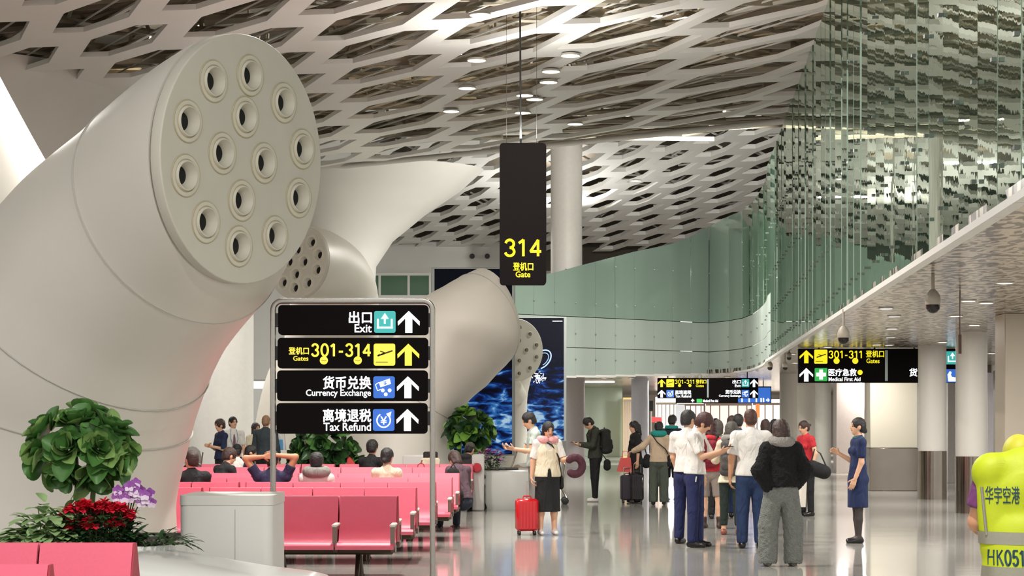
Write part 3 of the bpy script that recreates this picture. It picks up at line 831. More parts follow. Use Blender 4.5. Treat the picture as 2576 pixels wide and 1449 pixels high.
def money_icon(x0, x1, z0, z1, y, m, m2, parent):
    W, H = x1 - x0, z1 - z0
    f = lambda u, v, q: Vector((x0 + u * W, y - q, z0 + v * H))
    MB().prism([(.34, .50), (.82, .66), (.76, .90), (.26, .72)], .003, f).build('banknote', m, parent, smooth=False)
    mb = MB()
    for (a, b) in (((.10, .62), (.26, .72)), ((.10, .62), (.20, .34)), ((.20, .34), (.34, .40))):
        A_, B_ = f(*a, 0), f(*b, 0); v = B_ - A_
        mb.box((A_ + B_) / 2, (v.length, .003, .03 * H), Matrix.Rotation(-math.atan2(v.z, v.x), 3, 'Y'))
    mb.build('banknote', m, parent, smooth=False)
    for (u, v) in ((.44, .36), (.76, .36), (.58, .18)):
        MB().lathe([(.085 * W, 0), (.085 * W, .003)], f(u, v, 0), 14, Matrix.Rotation(math.pi / 2, 3, 'X')).build('coin', m, parent)
    text_fit('$', x0 + .48 * W, x0 + .62 * W, z0 + .60 * H, z0 + .80 * H, y - .004, m2, parent, .02)
def dot(x, z, r, y, m, parent, name='dot'):
    return MB().lathe([(r, 0), (r, .004)], (x, y, z), 20, Matrix.Rotation(math.pi / 2, 3, 'X')).build(name, m, parent)

rows = [(768, 843), (850, 927), (932, 1009), (1014, 1091)]
for i, (y0, y1) in enumerate(rows):
    dx = -i * 1.4
    x0, x1 = SX(701 + dx), SX(1078 + dx * .6)
    pn = MB().prism(rrect(x0, x1, SZ(y1), SZ(y0), .035), .08, lambda u, v, q: Vector((u, .04 - q, v))).build('panel', SIGNBK, tS, sharp=30); fix(pn)
    MB().box(((x0 + xl) / 2, 0, (SZ(y0) + SZ(y1)) / 2), (abs(x0 - xl) + .02, .04, .13)).build('bracket', BLACKP, pn)
    MB().box(((x1 + xr) / 2, 0, (SZ(y0) + SZ(y1)) / 2), (abs(x1 - xr) + .02, .04, .13)).build('bracket', BLACKP, pn)
    m = LYEL if i == 1 else LWHITE
    arrow(pn, SX(1029 + dx * .8), SZ(y0 + 70), SZ(y0 + 15), SX(1057) - SX(1002), YF, m)
    tx0, tx1, tz0, tz1 = SX(942 + dx * .7), SX(996 + dx * .7), SZ(y0 + 70), SZ(y0 + 15)
    def T(body, a, b, c, d_, wt=.016): wt = .006 if ord(body[0]) > 999 else .012; return text_fit(body, SX(a), SX(b), SZ(y0 + d_), SZ(y0 + c), YF, m, pn, wt)
    if i == 0:
        q = tile(pn, tx0, tx1, tz0, tz1, YF, LTEAL); exit_icon(tx0, tx1, tz0, tz1, YF - .007, LWHITE, q)
        T('出口', 879, 936, 16, 46, .02); T('Exit', 893, 936, 48, 69)
    elif i == 1:
        q = tile(pn, tx0, tx1, tz0, tz1, YF, LYEL); plane_icon(tx0, tx1, tz0, tz1, YF - .007, LDARK, q)
        T('登机口', 728, 778, 24, 42, .018); T('Gates', 739, 777, 46, 58, .018); digits('301-314', SX(784), SX(934), SZ(y0 + 48), SZ(y0 + 14), YF, m, pn)
        for px in (816, 901):
            dq = dot(SX(px), SZ(y0 + 57), .038, YF, LYEL, pn, 'walk_badge'); 
            MB().tube([(SX(px - 6), YF - .006, SZ(y0 + 58)), (SX(px - 2), YF - .006, SZ(y0 + 56)), (SX(px + 2), YF - .006, SZ(y0 + 59)), (SX(px + 6), YF - .006, SZ(y0 + 56))], .004, 5).build('walk_mark', mat('badge_ink', '#c9a93a', .5), dq)
    elif i == 2:
        q = tile(pn, tx0, tx1, tz0, tz1, YF, LBLUE); money_icon(tx0, tx1, tz0, tz1, YF - .007, LWHITE, LBLUE, q)
        T('货币兑换', 814, 934, 15, 47, .02); T('Currency Exchange', 771, 934, 48, 69)
    else:
        q = tile(pn, tx0, tx1, tz0, tz1, YF, LBLUE); ring_icon(tx0, tx1, tz0, tz1, YF - .008, LWHITE, q)
        T('离境退税', 814, 934, 15, 47, .02); T('Tax Refund', 815, 934, 49, 70)
    if i in (0, 2, 3):   # thin white outline of the tiles
        pass

# ---------------------------------------------------------------- hanging gate sign
DG = 33.0
tG = thing('gate_sign', 'tall black gate sign with yellow lit numbers hanging on a thin cable', 'sign', P(1316, 717, DG))
def GX(px): return (px - 1316) * DG / FPX
def GZ(py): return (717 - py) * DG / FPX
g = MB().prism(rrect(GX(1257), GX(1374), 0, GZ(362), .06), .24, lambda u, v, q: Vector((u + .0, .12 - q, v))).build('panel', SIGNBK, tG, sharp=30); fix(g)
digits('314', GX(1268), GX(1362), GZ(648), GZ(602), -.125, LYEL2, tG, .07)
text_fit('登机口', GX(1291), GX(1341), GZ(682), GZ(662), -.125, LYEL2, tG, .016)
text_fit('Gate', GX(1297), GX(1334), GZ(699), GZ(684), -.125, LYEL2, tG, .016)
MB().cyl((GX(1310), 0, GZ(362)), (GX(1308), 0, ROOFZ + .6 - tG.location.z), .016, n=8).build('cable', BLACKP, tG)
for px in (1274, 1350): MB().cyl((GX(px), 0, GZ(362)), (GX(px), 0, ROOFZ + .6 - tG.location.z), .004, n=5).build('wire', DARKM, tG)

# ---------------------------------------------------------------- overhead signs under the soffit
def overhead(label, d, px0, px1, py0, py1, body, posts):
    t = thing('overhead_sign', label, 'sign', ((px0 + px1 - 2 * CX) / 2 * d / FPX, d, 0))
    cxp = (px0 + px1) / 2
    X = lambda px: (px - cxp) * d / FPX
    Z = lambda py: CAMZ + (HY - py) * d / FPX
    MB().box(((X(px0) + X(px1)) / 2, 0, (Z(py0) + Z(py1)) / 2), (X(px1) - X(px0), .14, Z(py0) - Z(py1)), bev=.008).build('panel', SIGNBK, t)
    for px in posts: MB().cyl((X(px), 0, Z(py0)), (X(px), 0, LOWZ), .02, n=8).build('hanger', DARKM, t)
    body(t, X, Z)
    return t
YO = -.076
def s1(t, X, Z):
    T = lambda b, a, c, e, f, m, wt=.01: text_fit(b, X(a), X(c), Z(f), Z(e), YO, m, t, .006 if ord(b[0]) > 999 else .012)
    arrow(t, X(2027), Z(914), Z(881), X(2044) - X(2010), YO, LYEL2); arrow(t, X(2027), Z(960), Z(926), X(2044) - X(2010), YO, LWHITE)
    q = tile(t, X(2047), X(2080), Z(915), Z(880), YO, LYEL2); plane_icon(X(2047), X(2080), Z(915), Z(880), YO - .008, LDARK, q)
    digits('301-311', X(2083), X(2169), Z(902), Z(882), YO, LYEL2, t, .07); T('登机口', 2177, 2222, 882, 899, LYEL2); T('Gates', 2178, 2211, 902, 914, LYEL2)
    for px in (2103, 2150): dot(X(px), Z(908), .065, YO, LYEL2, t, 'walk_badge')
    q = tile(t, X(2048), X(2080), Z(959), Z(926), YO, LGREEN)
    mb = MB(); mb.box((X(2064), YO - .008, Z(942.5)), ((X(2076) - X(2052)), .004, (Z(938) - Z(947)))); mb.box((X(2064), YO - .008, Z(942.5)), (X(2068.5) - X(2059.5), .004, Z(930) - Z(955))); mb.build('cross_mark', LWHITE, q, smooth=False)
    T('医疗急救', 2083, 2153, 928, 946, LWHITE, .02); T('Medical First Aid', 2083, 2163, 949, 959, LWHITE); dot(X(2162), Z(937), .055, YO, LYEL2, t, 'walk_badge')
    MB().box((X(2228), YO, Z(920)), (X(2232) - X(2225), .02, Z(882) - Z(959))).build('divider', mat('divider_grey', '#b9c6c6', .3), t)
    T('货币兑换', 2286, 2370, 927, 947, LWHITE, .02)
    q = tile(t, X(2378), X(2410), Z(917), Z(884), YO, LTEAL); exit_icon(X(2378), X(2410), Z(917), Z(884), YO - .008, LWHITE, q)
    q = tile(t, X(2378), X(2410), Z(962), Z(929), YO, LBLUE)
    mb = MB(); mb.ell((X(2388), YO - .01, Z(938)), (.03, .01, .03)); mb.prism([(-.07, -.1), (.08, -.1), (.10, -.02), (.0, -.0), (-.04, .10), (-.09, .05)], .006, lambda u, v, q_: Vector((X(2392) + u, YO - .006 - q_, Z(948) + v))); mb.build('seat_mark', LWHITE, q, smooth=False)
overhead('black overhead sign pointing to gates and medical first aid before the round columns', 42.75, 2008, 2480, 877, 963, s1, (2060, 2200, 2300, 2440))
def s2(t, X, Z):
    T = lambda b, a, c, e, f, m, wt=.01: text_fit(b, X(a), X(c), Z(f), Z(e), YO, m, t, .006 if ord(b[0]) > 999 else .012)
    arrow(t, X(1664), Z(974), Z(954), X(1674) - X(1655), YO, LYEL2); arrow(t, X(1664), Z(1000), Z(981), X(1674) - X(1655), YO, LWHITE)
    q = tile(t, X(1676), X(1695), Z(974), Z(954), YO, LYEL2); plane_icon(X(1676), X(1695), Z(974), Z(954), YO - .008, LDARK, q)
    digits('301-311', X(1697), X(1747), Z(966), Z(955), YO, LYEL2, t, .07); T('登机口', 1750, 1776, 955, 965, LYEL2); T('Gates', 1750, 1770, 967, 974, LYEL2)
    for px in (1709, 1735): dot(X(px), Z(970), .05, YO, LYEL2, t, 'walk_badge')
    q = tile(t, X(1676), X(1695), Z(1000), Z(981), YO, LBLUE); ring_icon(X(1676), X(1695), Z(1000), Z(981), YO - .01, LWHITE, q)
    T('离境退税', 1698, 1738, 982, 992, LWHITE); T('Tax Refund', 1698, 1738, 993, 1000, LWHITE)
    MB().box((X(1780), YO, Z(977)), (X(1782) - X(1778), .02, Z(954) - Z(1000))).build('divider', mat('divider_grey'), t)
    T('出口', 1842, 1863, 956, 965, LWHITE); T('Exit', 1848, 1863, 967, 974, LWHITE)
    q = tile(t, X(1865), X(1884), Z(974), Z(954), YO, LTEAL); exit_icon(X(1865), X(1884), Z(974), Z(954), YO - .008, LWHITE, q)
    T('货币兑换', 1824, 1863, 981, 991, LWHITE); T('Currency Exchange', 1808, 1863, 993, 1000, LWHITE)
    q = tile(t, X(1865), X(1884), Z(1000), Z(981), YO, LBLUE); money_icon(X(1865), X(1884), Z(1000), Z(981), YO - .008, LWHITE, LBLUE, q)
    arrow(t, X(1896), Z(974), Z(954), X(1905) - X(1886), YO, LWHITE); arrow(t, X(1896), Z(1000), Z(981), X(1905) - X(1886), YO, LWHITE)
overhead('far black overhead sign pointing to gates, exit, tax refund and currency exchange', 64.5, 1654, 1907, 951, 1002, s2, (1680, 1880))
def s3(t, X, Z):
    T = lambda b, a, c, e, f, m, wt=.01: text_fit(b, X(a), X(c), Z(f), Z(e), YO, m, t, .006 if ord(b[0]) > 999 else .012)
    arrow(t, X(1742), Z(1012), Z(1003.5), X(1746) - X(1738), YO, LWHITE)
    tile(t, X(1752), X(1766), Z(1013), Z(1003.5), YO, LGREEN); T('Medical First Aid', 1768, 1806, 1005, 1012, LWHITE)
    q = tile(t, X(1856), X(1938), Z(1013), Z(975), YO, LBLUE)
    mb = MB()
    for px in (1866, 1884, 1902, 1914, 1920): mb.box((X(px), YO - .008, Z(1008)), (.05, .004, .12)); mb.ell((X(px), YO - .008, Z(1003)), (.03, .006, .03))
    mb.build('restroom_mark', LWHITE, q); arrow(q, X(1931), Z(1011), Z(1002), X(1936) - X(1926), YO - .008, LWHITE, -math.pi / 2)
overhead('blue edged overhead sign with restroom pictograms behind the far black sign', 78.0, 1700, 1940, 972, 1014, s3, (1720, 1920))

# pendant marker rod
tR = thing('pendant_sensor', 'slim brown sensor rod hanging from the perforated ceiling before a column', 'sensor', P(2415, 890, 24))
MB().cyl((0, 0, 0), (0, 0, .23), .02, n=10).build('rod', mat('rod_brown', '#5b4336', .5), tR)
MB().cyl((0, 0, .23), (0, 0, LOWZ - tR.location.z), .008, n=6).build('cable', mat('rod_brown'), tR)

# ---------------------------------------------------------------- dome cameras and downlights
CAMW = mat('camera_shell', '#a59d8f', .45); CAMD = mat('camera_dome', '#15120f', .12)
def dome(px, py, wpx, d, label):
    r = wpx * d / FPX / 2; p = P(px, py, d)
    t = thing('dome_camera', label, 'camera', p)
    h = LOWZ - p.z
    MB().lathe([(r * .92, -.02), (r * 1.0, .0), (r * 1.0, .35 * r), (r * .9, r * .9), (r * .5, r * 1.5), (r * .3, r * 1.7)], n=24).build('housing', CAMW, t)
    MB().lathe([(.001, -1.35 * r), (r * .5, -1.2 * r), (r * .85, -.75 * r), (r * .9, 0)], n=24).build('dome', CAMD, t)
    MB().cyl((0, 0, r * 1.6), (0, 0, max(h, r * 1.7)), r * .22, n=10).build('stem', CAMW, t)
dome(2347, 762, 40, 21.3, 'large dome camera closest to the right edge of the ceiling')
dome(2122, 846, 31, 28.0, 'dome camera above the gates overhead sign')
dome(1937, 922, 15, 51.5, 'small dome camera on a stem, first of a pair')
dome(1975, 922, 15, 47, 'small dome camera on a stem, second of a pair')
dome(1985, 897, 14, 44.5, 'small dome camera tucked under the ceiling edge')
dome(1760, 950, 12, 64.5, 'tiny dome camera before the far overhead sign')
DLR = mat('downlight_ring', '#e8e4da', .4); DLE = mat('downlight_lens', '#ffffff', .5, emit=('#fff8ee', 6.0))
dl = None
def downlight(px, py):
    global dl
    d = (LOWZ - .012 - CAMZ) * FPX / (HY - py)
    if dl is None:
        dl = thing('downlight', 'round white downlight lens in the perforated ceiling', 'ceiling light', group='downlights in the perforated ceiling')
        MB().lathe([(.105, .01), (.105, -.006), (.085, -.008)], n=24, cap1=False).build('ring', DLR, dl)
        MB().lathe([(.088, -.004), (.001, -.005)], n=24, cap0=False).build('lens', DLE, dl); o = dl
    else: o = copy_tree(dl)
    o.location = P(px, py, d)
for q in ((2528, 712), (2436, 757), (2481, 762), (2229, 776), (2250, 796), (2451, 818), (2244, 827), (2405, 795), (2240, 849), (2371, 861), (2237, 868), (2205, 867), (2082, 873), (2518, 873), (2494, 889), (1992, 891), (2001, 913), (1995, 954),
          (1868, 944), (1790, 954), (1640, 944), (1588, 952), (1456, 953), (1520, 951), (1830, 948)):
    downlight(*q)
tL = thing('light_trough', 'long lit ceiling trough over the pale green wall', 'ceiling light', P(1508, 957, 72.5))
MB().box((0, 0, 0), (1.15, .3, .12), bev=.02).build('housing', DLR, tL); MB().box((0, -.05, -.07), (1.08, .25, .02)).build('lens', DLE, tL)

# hall floodlights (the lamps that show among the panels)
FLH = mat('floodlight_housing', '#b9b3a6', .5); FLE = mat('floodlight_lens', '#ffffff', .5, emit=('#fffaf0', 9.0))
fl = None
for (px, py) in ((1208, 38), (1199, 152), (1320, 240), (1345, 250), (1380, 207), (1435, 140), (1135, 280), (1315, 284), (1175, 222), (1447, 312), (1386, 180), (2210, 290), (1600, 455)):
    d = (ROOFZ - .06 - CAMZ) * FPX / (HY - py) if py < 420 else 66
    if fl is None:
        fl = thing('floodlight', 'small bright floodlight among the honeycomb ceiling panels', 'ceiling light', group='floodlights in the honeycomb ceiling')
        MB().lathe([(.10, .05), (.17, .03), (.18, 0), (.17, -.01)], n=20, cap1=False).build('housing', FLH, fl)
        MB().lathe([(.16, -.005), (.001, -.03)], n=20, cap0=False).build('lens', FLE, fl); o = fl
    else: o = copy_tree(fl)
    o.location = P(px, py, d)

# ---------------------------------------------------------------- red beam seating
RED = mat('seat_red', '#dd6178', .42, vary=(60, .05), bump=(260, .04, .004))
REDD = mat('seat_red_dark', '#9c2033', .5)
ARMB = mat('arm_bronze', '#7d6b62', .35, .7); ARMP = mat('arm_pad', '#cfc8bd', .5)
BEAM = mat('seat_beam', '#4a4033', .45, .6)
PW, NS = .6, 4
def extr(mb, prof, x0, x1, th):
    """curved shell: (y, z) line given thickness th, from x0 to x1"""
    n = len(prof); off = []
    for i, p in enumerate(prof):
        a, b = prof[max(i - 1, 0)], prof[min(i + 1, n - 1)]; t = Vector((b[0] - a[0], b[1] - a[1])).normalized()
        off.append((p[0] + t.y * th, p[1] - t.x * th))
    pl = list(prof) + off[::-1]
    mb.prism(pl, x1 - x0, lambda u, v, q: Vector((x0 + q, u, v)))
def seat_unit(double=True, NS=4):
    t = thing('seat_row', 'x', 'seating', group='red airport seat rows')
    for side in ((1, -1) if double else (1,)):
        S = lambda pr: [(y * side, z) for y, z in pr]
        for k in range(NS):
            x0 = -NS * PW / 2 + k * PW + .008; x1 = x0 + PW - .016
            mb = MB(); extr(mb, S([(-.625, .335), (-.635, .372), (-.615, .398), (-.55, .405), (-.42, .395), (-.30, .385), (-.235, .395)]), x0, x1, .03 * side)
            fix(mb.build('seat', RED, t, sharp=50))
            mb = MB(); extr(mb, S([(-.235, .395), (-.20, .43), (-.165, .52), (-.115, .65), (-.065, .78), (-.035, .85)]), x0, x1, .035 * side)
            fix(mb.build('backrest', RED, t, sharp=50))
        for k in range(NS + 1):
            x = -NS * PW / 2 + k * PW + (.02 if k == 0 else -.02 if k == NS else 0)
            pl = S([(-.60, .56), (-.60, .36), (-.50, .30), (-.28, .30), (-.28, .36), (-.52, .37), (-.55, .42), (-.55, .53), (-.30, .53), (-.22, .56)])
            fix((lambda mb: (mb.prism(pl, .045, lambda u, v, q: Vector((x - .0225 + q, u, v))), mb.build('armrest', ARMB, t, smooth=False))[1])(MB()))
            MB().box((x, -.43 * side, .575), (.06, .38, .03), bev=.01).build('arm_pad', ARMP, t)
    for sx in (-1, 1):
        x = sx * NS * PW / 2
        pl = [(-.235, .39), (.235, .39), (.03, .85), (-.03, .85)] if double else [(-.235, .39), (-.05, .39), (-.0, .85), (-.035, .85)]
        mb = MB(); mb.prism(pl, .012, lambda u, v, q: Vector((x - .006 + q, u, v))); fix(mb.build('end_panel', REDD, t, smooth=False))
    MB().box((0, 0 if double else -.2, .31), (NS * PW - .06, .46 if double else .2, .10), bev=.02).build('beam', BEAM, t)
    for x in ((-.62, .62) if NS == 4 else (-.3, .5)):
        mb = MB(); mb.box((x, 0, .15), (.06, .10, .26))
        for s_ in (-1, 1):
            mb.tube([(x, s_ * .05, .28), (x, s_ * .24, .10), (x, s_ * .34, .02)], [.03, .025, .022], 8)
            mb.lathe([(.035, 0), (.035, .02)], (x, s_ * .34, 0), 10)
        mb.build('leg', BEAM, t)
    return t
DX = lambda x_end: x_end - NS * PW / 2
ROWD = [20.5, 23.1, 25.2, 27.3, 29.6, 33.4, 35.8]
ENDS = [1001, 1048, 1096, 1138, 1156, 1128, 1190]
names_ = ['front seat row, beside the white plinth', 'second seat row from the front, its end behind the sign pole', 'third seat row, with the man holding his head', 'fourth seat row, with the woman wearing a hair bun',
          'fifth seat row, with the black backpack at its end', 'sixth seat row, with the dark haired man', 'last seat row before the planter boxes']
unit = None
def place_unit(x, y, label, rz=0):
    global unit
    if unit is None: unit = seat_unit(); o = unit
    else: o = copy_tree(unit)
    o.location = (x, y, 0); o.rotation_euler = (0, 0, rz); o['label'] = label
    return o
ROWX = []
for i, (d, px) in enumerate(zip(ROWD, ENDS)):
    xe = (px - CX) * d / FPX; ROWX.append(DX(xe))
    if i: place_unit(DX(xe), d, 'red double ' + names_[i])
    else: o = seat_unit(True, 3); o.location = (xe - 1.5 * PW, d, 0); o['label'] = 'red double ' + names_[i]
    if i > 0: place_unit(DX(xe) - NS * PW - .09, d, 'red double seat unit continuing the ' + names_[i].split(',')[0].replace(' seat row', ' row') + ' behind the plinth gap')
place_unit(P(340, 0, 12.6).x - NS * PW / 2, 12.6, 'red double seat row in front of the leafy planter')
place_unit(P(128, 0, 10.7).x - NS * PW / 2, 10.7, 'red double seat row lowest at the picture corner, cut off')

# ---------------------------------------------------------------- plinth, planters and benches
tP = thing('plinth_cabinet', 'plain white cabinet with rounded corner at the sign foot', 'cabinet', P(570, 0, 17.0)); tP.location.z = 0
k = 17.0 / FPX; hz = CAMZ + (HY - 1246) * k
w_ = (686 - 452) * k
MB().prism(rrect(-w_ / 2, w_ / 2, -.05, .9, .08), hz - .087, lambda u, v, q: Vector((u, v, q))).build('body', WHITE2, tP)
MB().prism(rrect(-w_ / 2 - .005, w_ / 2 + .005, -.055, .905, .08), .085, lambda u, v, q: Vector((u, v, hz - .085 + q))).build('lid', WHITE, tP)
MB().box((.08, -.052, (hz - .11) / 2), (.006, .006, hz - .13)).build('door_gap', SEAM, tP)

BENCH = mat('bench_white', '#dfdfda', .25, vary=(3, .02), coat=.3)
SOIL = mat('soil', '#2a2018', .9, vary=(30, .3))
def bench_loft(t, line, name='bench'):
    """line: (x, y, top z, half width, thickness) stations -> smooth lip"""
    R = []
    for (x, y, z, hw, th) in line:
        ring = []
        for j in range(20):
            a = 2 * math.pi * j / 20; cu, su = math.cos(a), math.sin(a)
            ring.append(Vector((x, y + hw * math.copysign(abs(cu) ** .6, cu), z - th / 2 + th / 2 * math.copysign(abs(su) ** .6, su))) - t.location)
        R.append(ring)
    return MB().rings(R).build(name, BENCH, t, sharp=60)
tPl = thing('planter', 'big white planter with a sweeping bench lip around the giant air tree', 'planter', P(240, 0, 16.6)); tPl.location.z = 0
xa, xb, xc = P(-60, 0, 16.5).x, P(448, 0, 16.5).x, P(800, 0, 15.6).x
MB().prism(rrect(xa - tPl.location.x, xb - tPl.location.x, -.75, 1.2, .25), .62, lambda u, v, q: Vector((u, v, q))).build('box', BENCH, tPl)
MB().prism(rrect(xa - tPl.location.x + .06, xb - tPl.location.x - .06, -.68, 1.1, .2), .02, lambda u, v, q: Vector((u, v, .61 + q))).build('soil', SOIL, tPl)
bench_loft(tPl, [(xa - .2, 15.6, .50, .55, .45), (xb - 1.0, 15.7, .52, .62, .45), (xb - .1, 15.8, .60, .70, .5), (xb + .35, 15.8, .53, .75, .42), (xc - .45, 15.7, .46, .72, .32), (xc - .1, 15.6, .43, .62, .26), (xc + .04, 15.6, .40, .5, .18), (xc + .06, 15.6, .37, .4, .08)])
MB().box((((xa + xc - .6) / 2) - tPl.location.x, -.75, .12), (xc - .6 - xa, .8, .24), bev=.05).build('bench_foot', DARKM, tPl)

# planter at the far air tree (white rounded block bench and low boxes)
tQ = thing('planter', 'white rounded planter bench at the end of the seat rows', 'planter', P(1265, 0, 37)); tQ.location.z = 0
kq = 37 / FPX; x0, x1 = (1190 - 1265) * kq, (1345 - 1265) * kq
MB().rings([[Vector((p[0] * sc, p[1] * sc, z)) for p in rrect(x0, x1, -.6, 1.6, .5, 8)] for (sc, z) in ((.88, 0), (.97, .12), (1.0, .4), (1.0, .62), (.985, .69), (.94, .71))]).build('bench', BENCH, tQ)
MB().prism(rrect(x0 + .1, x1 - .3, .1, 1.5, .3), .03, lambda u, v, q: Vector((u, v, .7 + q))).build('soil', SOIL, tQ)
tX = thing('planter_box', 'low white planter box with sloped side behind the last seats', 'planter', P(1052, 0, 37.0)); tX.location.z = 0
MB().box((0, -.1, .5), (.56, .3, 1.0), bev=.03).build('body', WHITE2, tX)
tY = thing('end_panel_cabinet', 'narrow white cabinet with a red hydrant reel beside the seat end', 'cabinet', P(1203, 0, 36.3)); tY.location.z = 0
MB().box((0, 0, .51), (.22, .6, 1.02), bev=.02).build('body', WHITE2, tY)
MB().lathe([(.001, -.05), (.07, -.05), (.09, 0), (.07, .05), (.001, .05)], (-.02, -.36, .78), 16, Matrix.Rotation(math.pi / 2, 3, 'X')).build('red_reel', mat('reel_red', '#c8283c', .4), tY)
tZ = thing('planter_trough', 'white planter trough holding the middle foliage plant', 'planter', P(830, 0, 36.95)); tZ.location.z = 0
MB().prism(rrect(-.55, .6, -.36, .4, .15), .5, lambda u, v, q: Vector((u, v, q))).build('box', BENCH, tZ)
MB().prism(rrect(-.5, .55, -.3, .34, .12), .02, lambda u, v, q: Vector((u, v, .49 + q))).build('soil', SOIL, tZ)

# ---------------------------------------------------------------- blue screens
def screen_mat():
    m = bpy.data.materials.new('blue_screen'); m.use_nodes = True; nt = m.node_tree; b = nt.nodes['Principled BSDF']
    tc = nt.nodes.new('ShaderNodeTexCoord'); mp = nt.nodes.new('ShaderNodeMapping'); mp.inputs['Scale'].default_value = (2.2, 1, 5.5); mp.inputs['Rotation'].default_value = (0, -.75, 0)
    nt.links.new(tc.outputs['Object'], mp.inputs['Vector'])
    n = nt.nodes.new('ShaderNodeTexNoise'); n.inputs['Scale'].default_value = 1.3; n.inputs['Detail'].default_value = 6; n.inputs['Distortion'].default_value = .5
    nt.links.new(mp.outputs[0], n.inputs['Vector'])
    sep = nt.nodes.new('ShaderNodeSeparateXYZ'); nt.links.new(tc.outputs['Object'], sep.inputs[0])
    band = nt.nodes.new('ShaderNodeMapRange'); band.inputs['From Min'].default_value = 2.7; band.inputs['From Max'].default_value = 1.6; nt.links.new(sep.outputs['Z'], band.inputs['Value'])
    lowb = nt.nodes.new('ShaderNodeMapRange'); lowb.inputs['From Min'].default_value = .7; lowb.inputs['From Max'].default_value = 1.5; lowb.inputs['To Min'].default_value = .35; nt.links.new(sep.outputs['Z'], lowb.inputs['Value'])
    mu = nt.nodes.new('ShaderNodeMath'); mu.operation = 'MULTIPLY'; nt.links.new(band.outputs[0], mu.inputs[0]); nt.links.new(lowb.outputs[0], mu.inputs[1])
    ad = nt.nodes.new('ShaderNodeMath'); ad.operation = 'MULTIPLY_ADD'; ad.inputs[1].default_value = .17; nt.links.new(mu.outputs[0], ad.inputs[0]); nt.links.new(n.outputs['Fac'], ad.inputs[2])
    top = nt.nodes.new('ShaderNodeMapRange'); top.inputs['From Min'].default_value = 3.0; top.inputs['From Max'].default_value = 3.7; top.inputs['To Max'].default_value = .22; nt.links.new(sep.outputs['Z'], top.inputs['Value'])
    sb = nt.nodes.new('ShaderNodeMath'); sb.operation = 'SUBTRACT'; nt.links.new(ad.outputs[0], sb.inputs[0]); nt.links.new(top.outputs[0], sb.inputs[1]); ad = sb
    cr = nt.nodes.new('ShaderNodeValToRGB'); e = cr.color_ramp.elements
    e[0].position = .32; e[0].color = C('#04060f'); e[1].position = .76; e[1].color = C('#b9dcf5')
    for pos, col in ((.42, '#050812'), (.53, '#081238'), (.61, '#123a86'), (.69, '#3a80c8')): e.new(pos).color = C(col)
    nt.links.new(ad.outputs[0], cr.inputs[0]); nt.links.new(cr.outputs[0], b.inputs['Emission Color']); b.inputs['Emission Strength'].default_value = .62
    b.inputs['Base Color'].default_value = C('#04060f'); b.inputs['Roughness'].default_value = .6; b.inputs['Specular IOR Level'].default_value = .1
    return m
SCR = screen_mat()
BEZ = mat('screen_bezel', '#8f9390', .4, .5)
def screen(label, d, px0, px1, py0, py1, logo=False):
    t = thing('display_screen', label, 'screen', ((px0 + px1 - 2 * CX) / 2 * d / FPX, d, 0))
    k = d / FPX; W = (px1 - px0) * k; z0, z1 = CAMZ + (HY - py1) * k, CAMZ + (HY - py0) * k
    MB().box((0, .12, (z0 + z1) / 2), (W, .2, z1 - z0), bev=.01).build('cabinet', BEZ, t)
    MB().box((0, .01, (z0 + z1) / 2), (W - .14, .02, z1 - z0 - .06)).build('picture', SCR, t, smooth=False)
    MB().box((0, .12, z0 / 2), (W * .8, .18, z0)).build('base', WHITE2, t)
    return t, k, z0, z1, W
t, k, z0, z1, W = screen('tall dark blue water screen in front, its top black', 44.0, 1085, 1296, 673, 1146)
t2, k2, z0, z1, W2 = screen('smaller blue water screen showing a glass ball, behind the paddle head', 52.5, 1290, 1425, 797, 1110)
q = lambda px, py: Vector(((px - (1290 + 1425) / 2) * k2, -.012, CAMZ + (HY - py) * k2))
BALL = mat('picture_ball', '#8fa6d8', .3, emit=('#7f97cf', .5)); 
mb = MB()
mb.tube([q(1362 + 22 * math.cos(a) + 10 * math.sin(a), 905 - 24 * math.sin(a)) for a in np.linspace(-1.2, 2.4, 24)], .018, 6)
mb.tube([q(1362 + 16 * math.cos(a) + 8 * math.sin(a), 905 - 17 * math.sin(a)) for a in np.linspace(-.9, 2.1, 20)], .01, 6)
mb.build('ball_outline', BALL, t2)
mb = MB()
for i in range(60):
    a = random.uniform(0, 6.28); r = random.uniform(0, 17); p = q(1356 + r * math.cos(a), 950 + r * .9 * math.sin(a)); mb.box(p, (.05, .004, .02), Matrix.Rotation(random.uniform(0, 3), 3, 'Y'))
mb.build('flower_picture', mat('picture_light', '#c9cfe8', .3, emit=('#b9c2e6', .6)), t2)
mb = MB()
for i in range(9): mb.box(q(1391 + i * 2.8, 808), (.018, .004, .022))
mb.build('small_caption', LWHITE, t2)

# ---------------------------------------------------------------- plants
def leaf_mat(name, a, b, edge=None):
    return mat(name, a, .38, vary=(6, .28))
def leaf(mb, base, dirv, up, L, W, bend=.3, cup=.15, n=6, twist=0, rnd_=.9):
    d = dirv.normalized(); s_ = d.cross(up).normalized() if d.cross(up).length > 1e-3 else Vector((1, 0, 0)); u = s_.cross(d).normalized()
    if twist: 
        s_, u = s_ * math.cos(twist) + u * math.sin(twist), u * math.cos(twist) - s_ * math.sin(twist)
    R = []
    for i in range(n + 1):
        t = i / n; wd = W * max(0, math.sin(math.pi * (t * .97 + .015) ** rnd_)) ** .62 * .5 + .0005
        c = base + d * (L * t) - Vector((0, 0, 1)) * bend * L * t * t
        R.append([c - s_ * wd + u * cup * wd * (1.5 if n > 6 else 1), c - s_ * wd * .55 + u * cup * wd * .35, c, c + s_ * wd * .55 + u * cup * wd * .35, c + s_ * wd + u * cup * wd * (1.5 if n > 6 else 1)])
    mb.rings(R, False, False, closed=False)
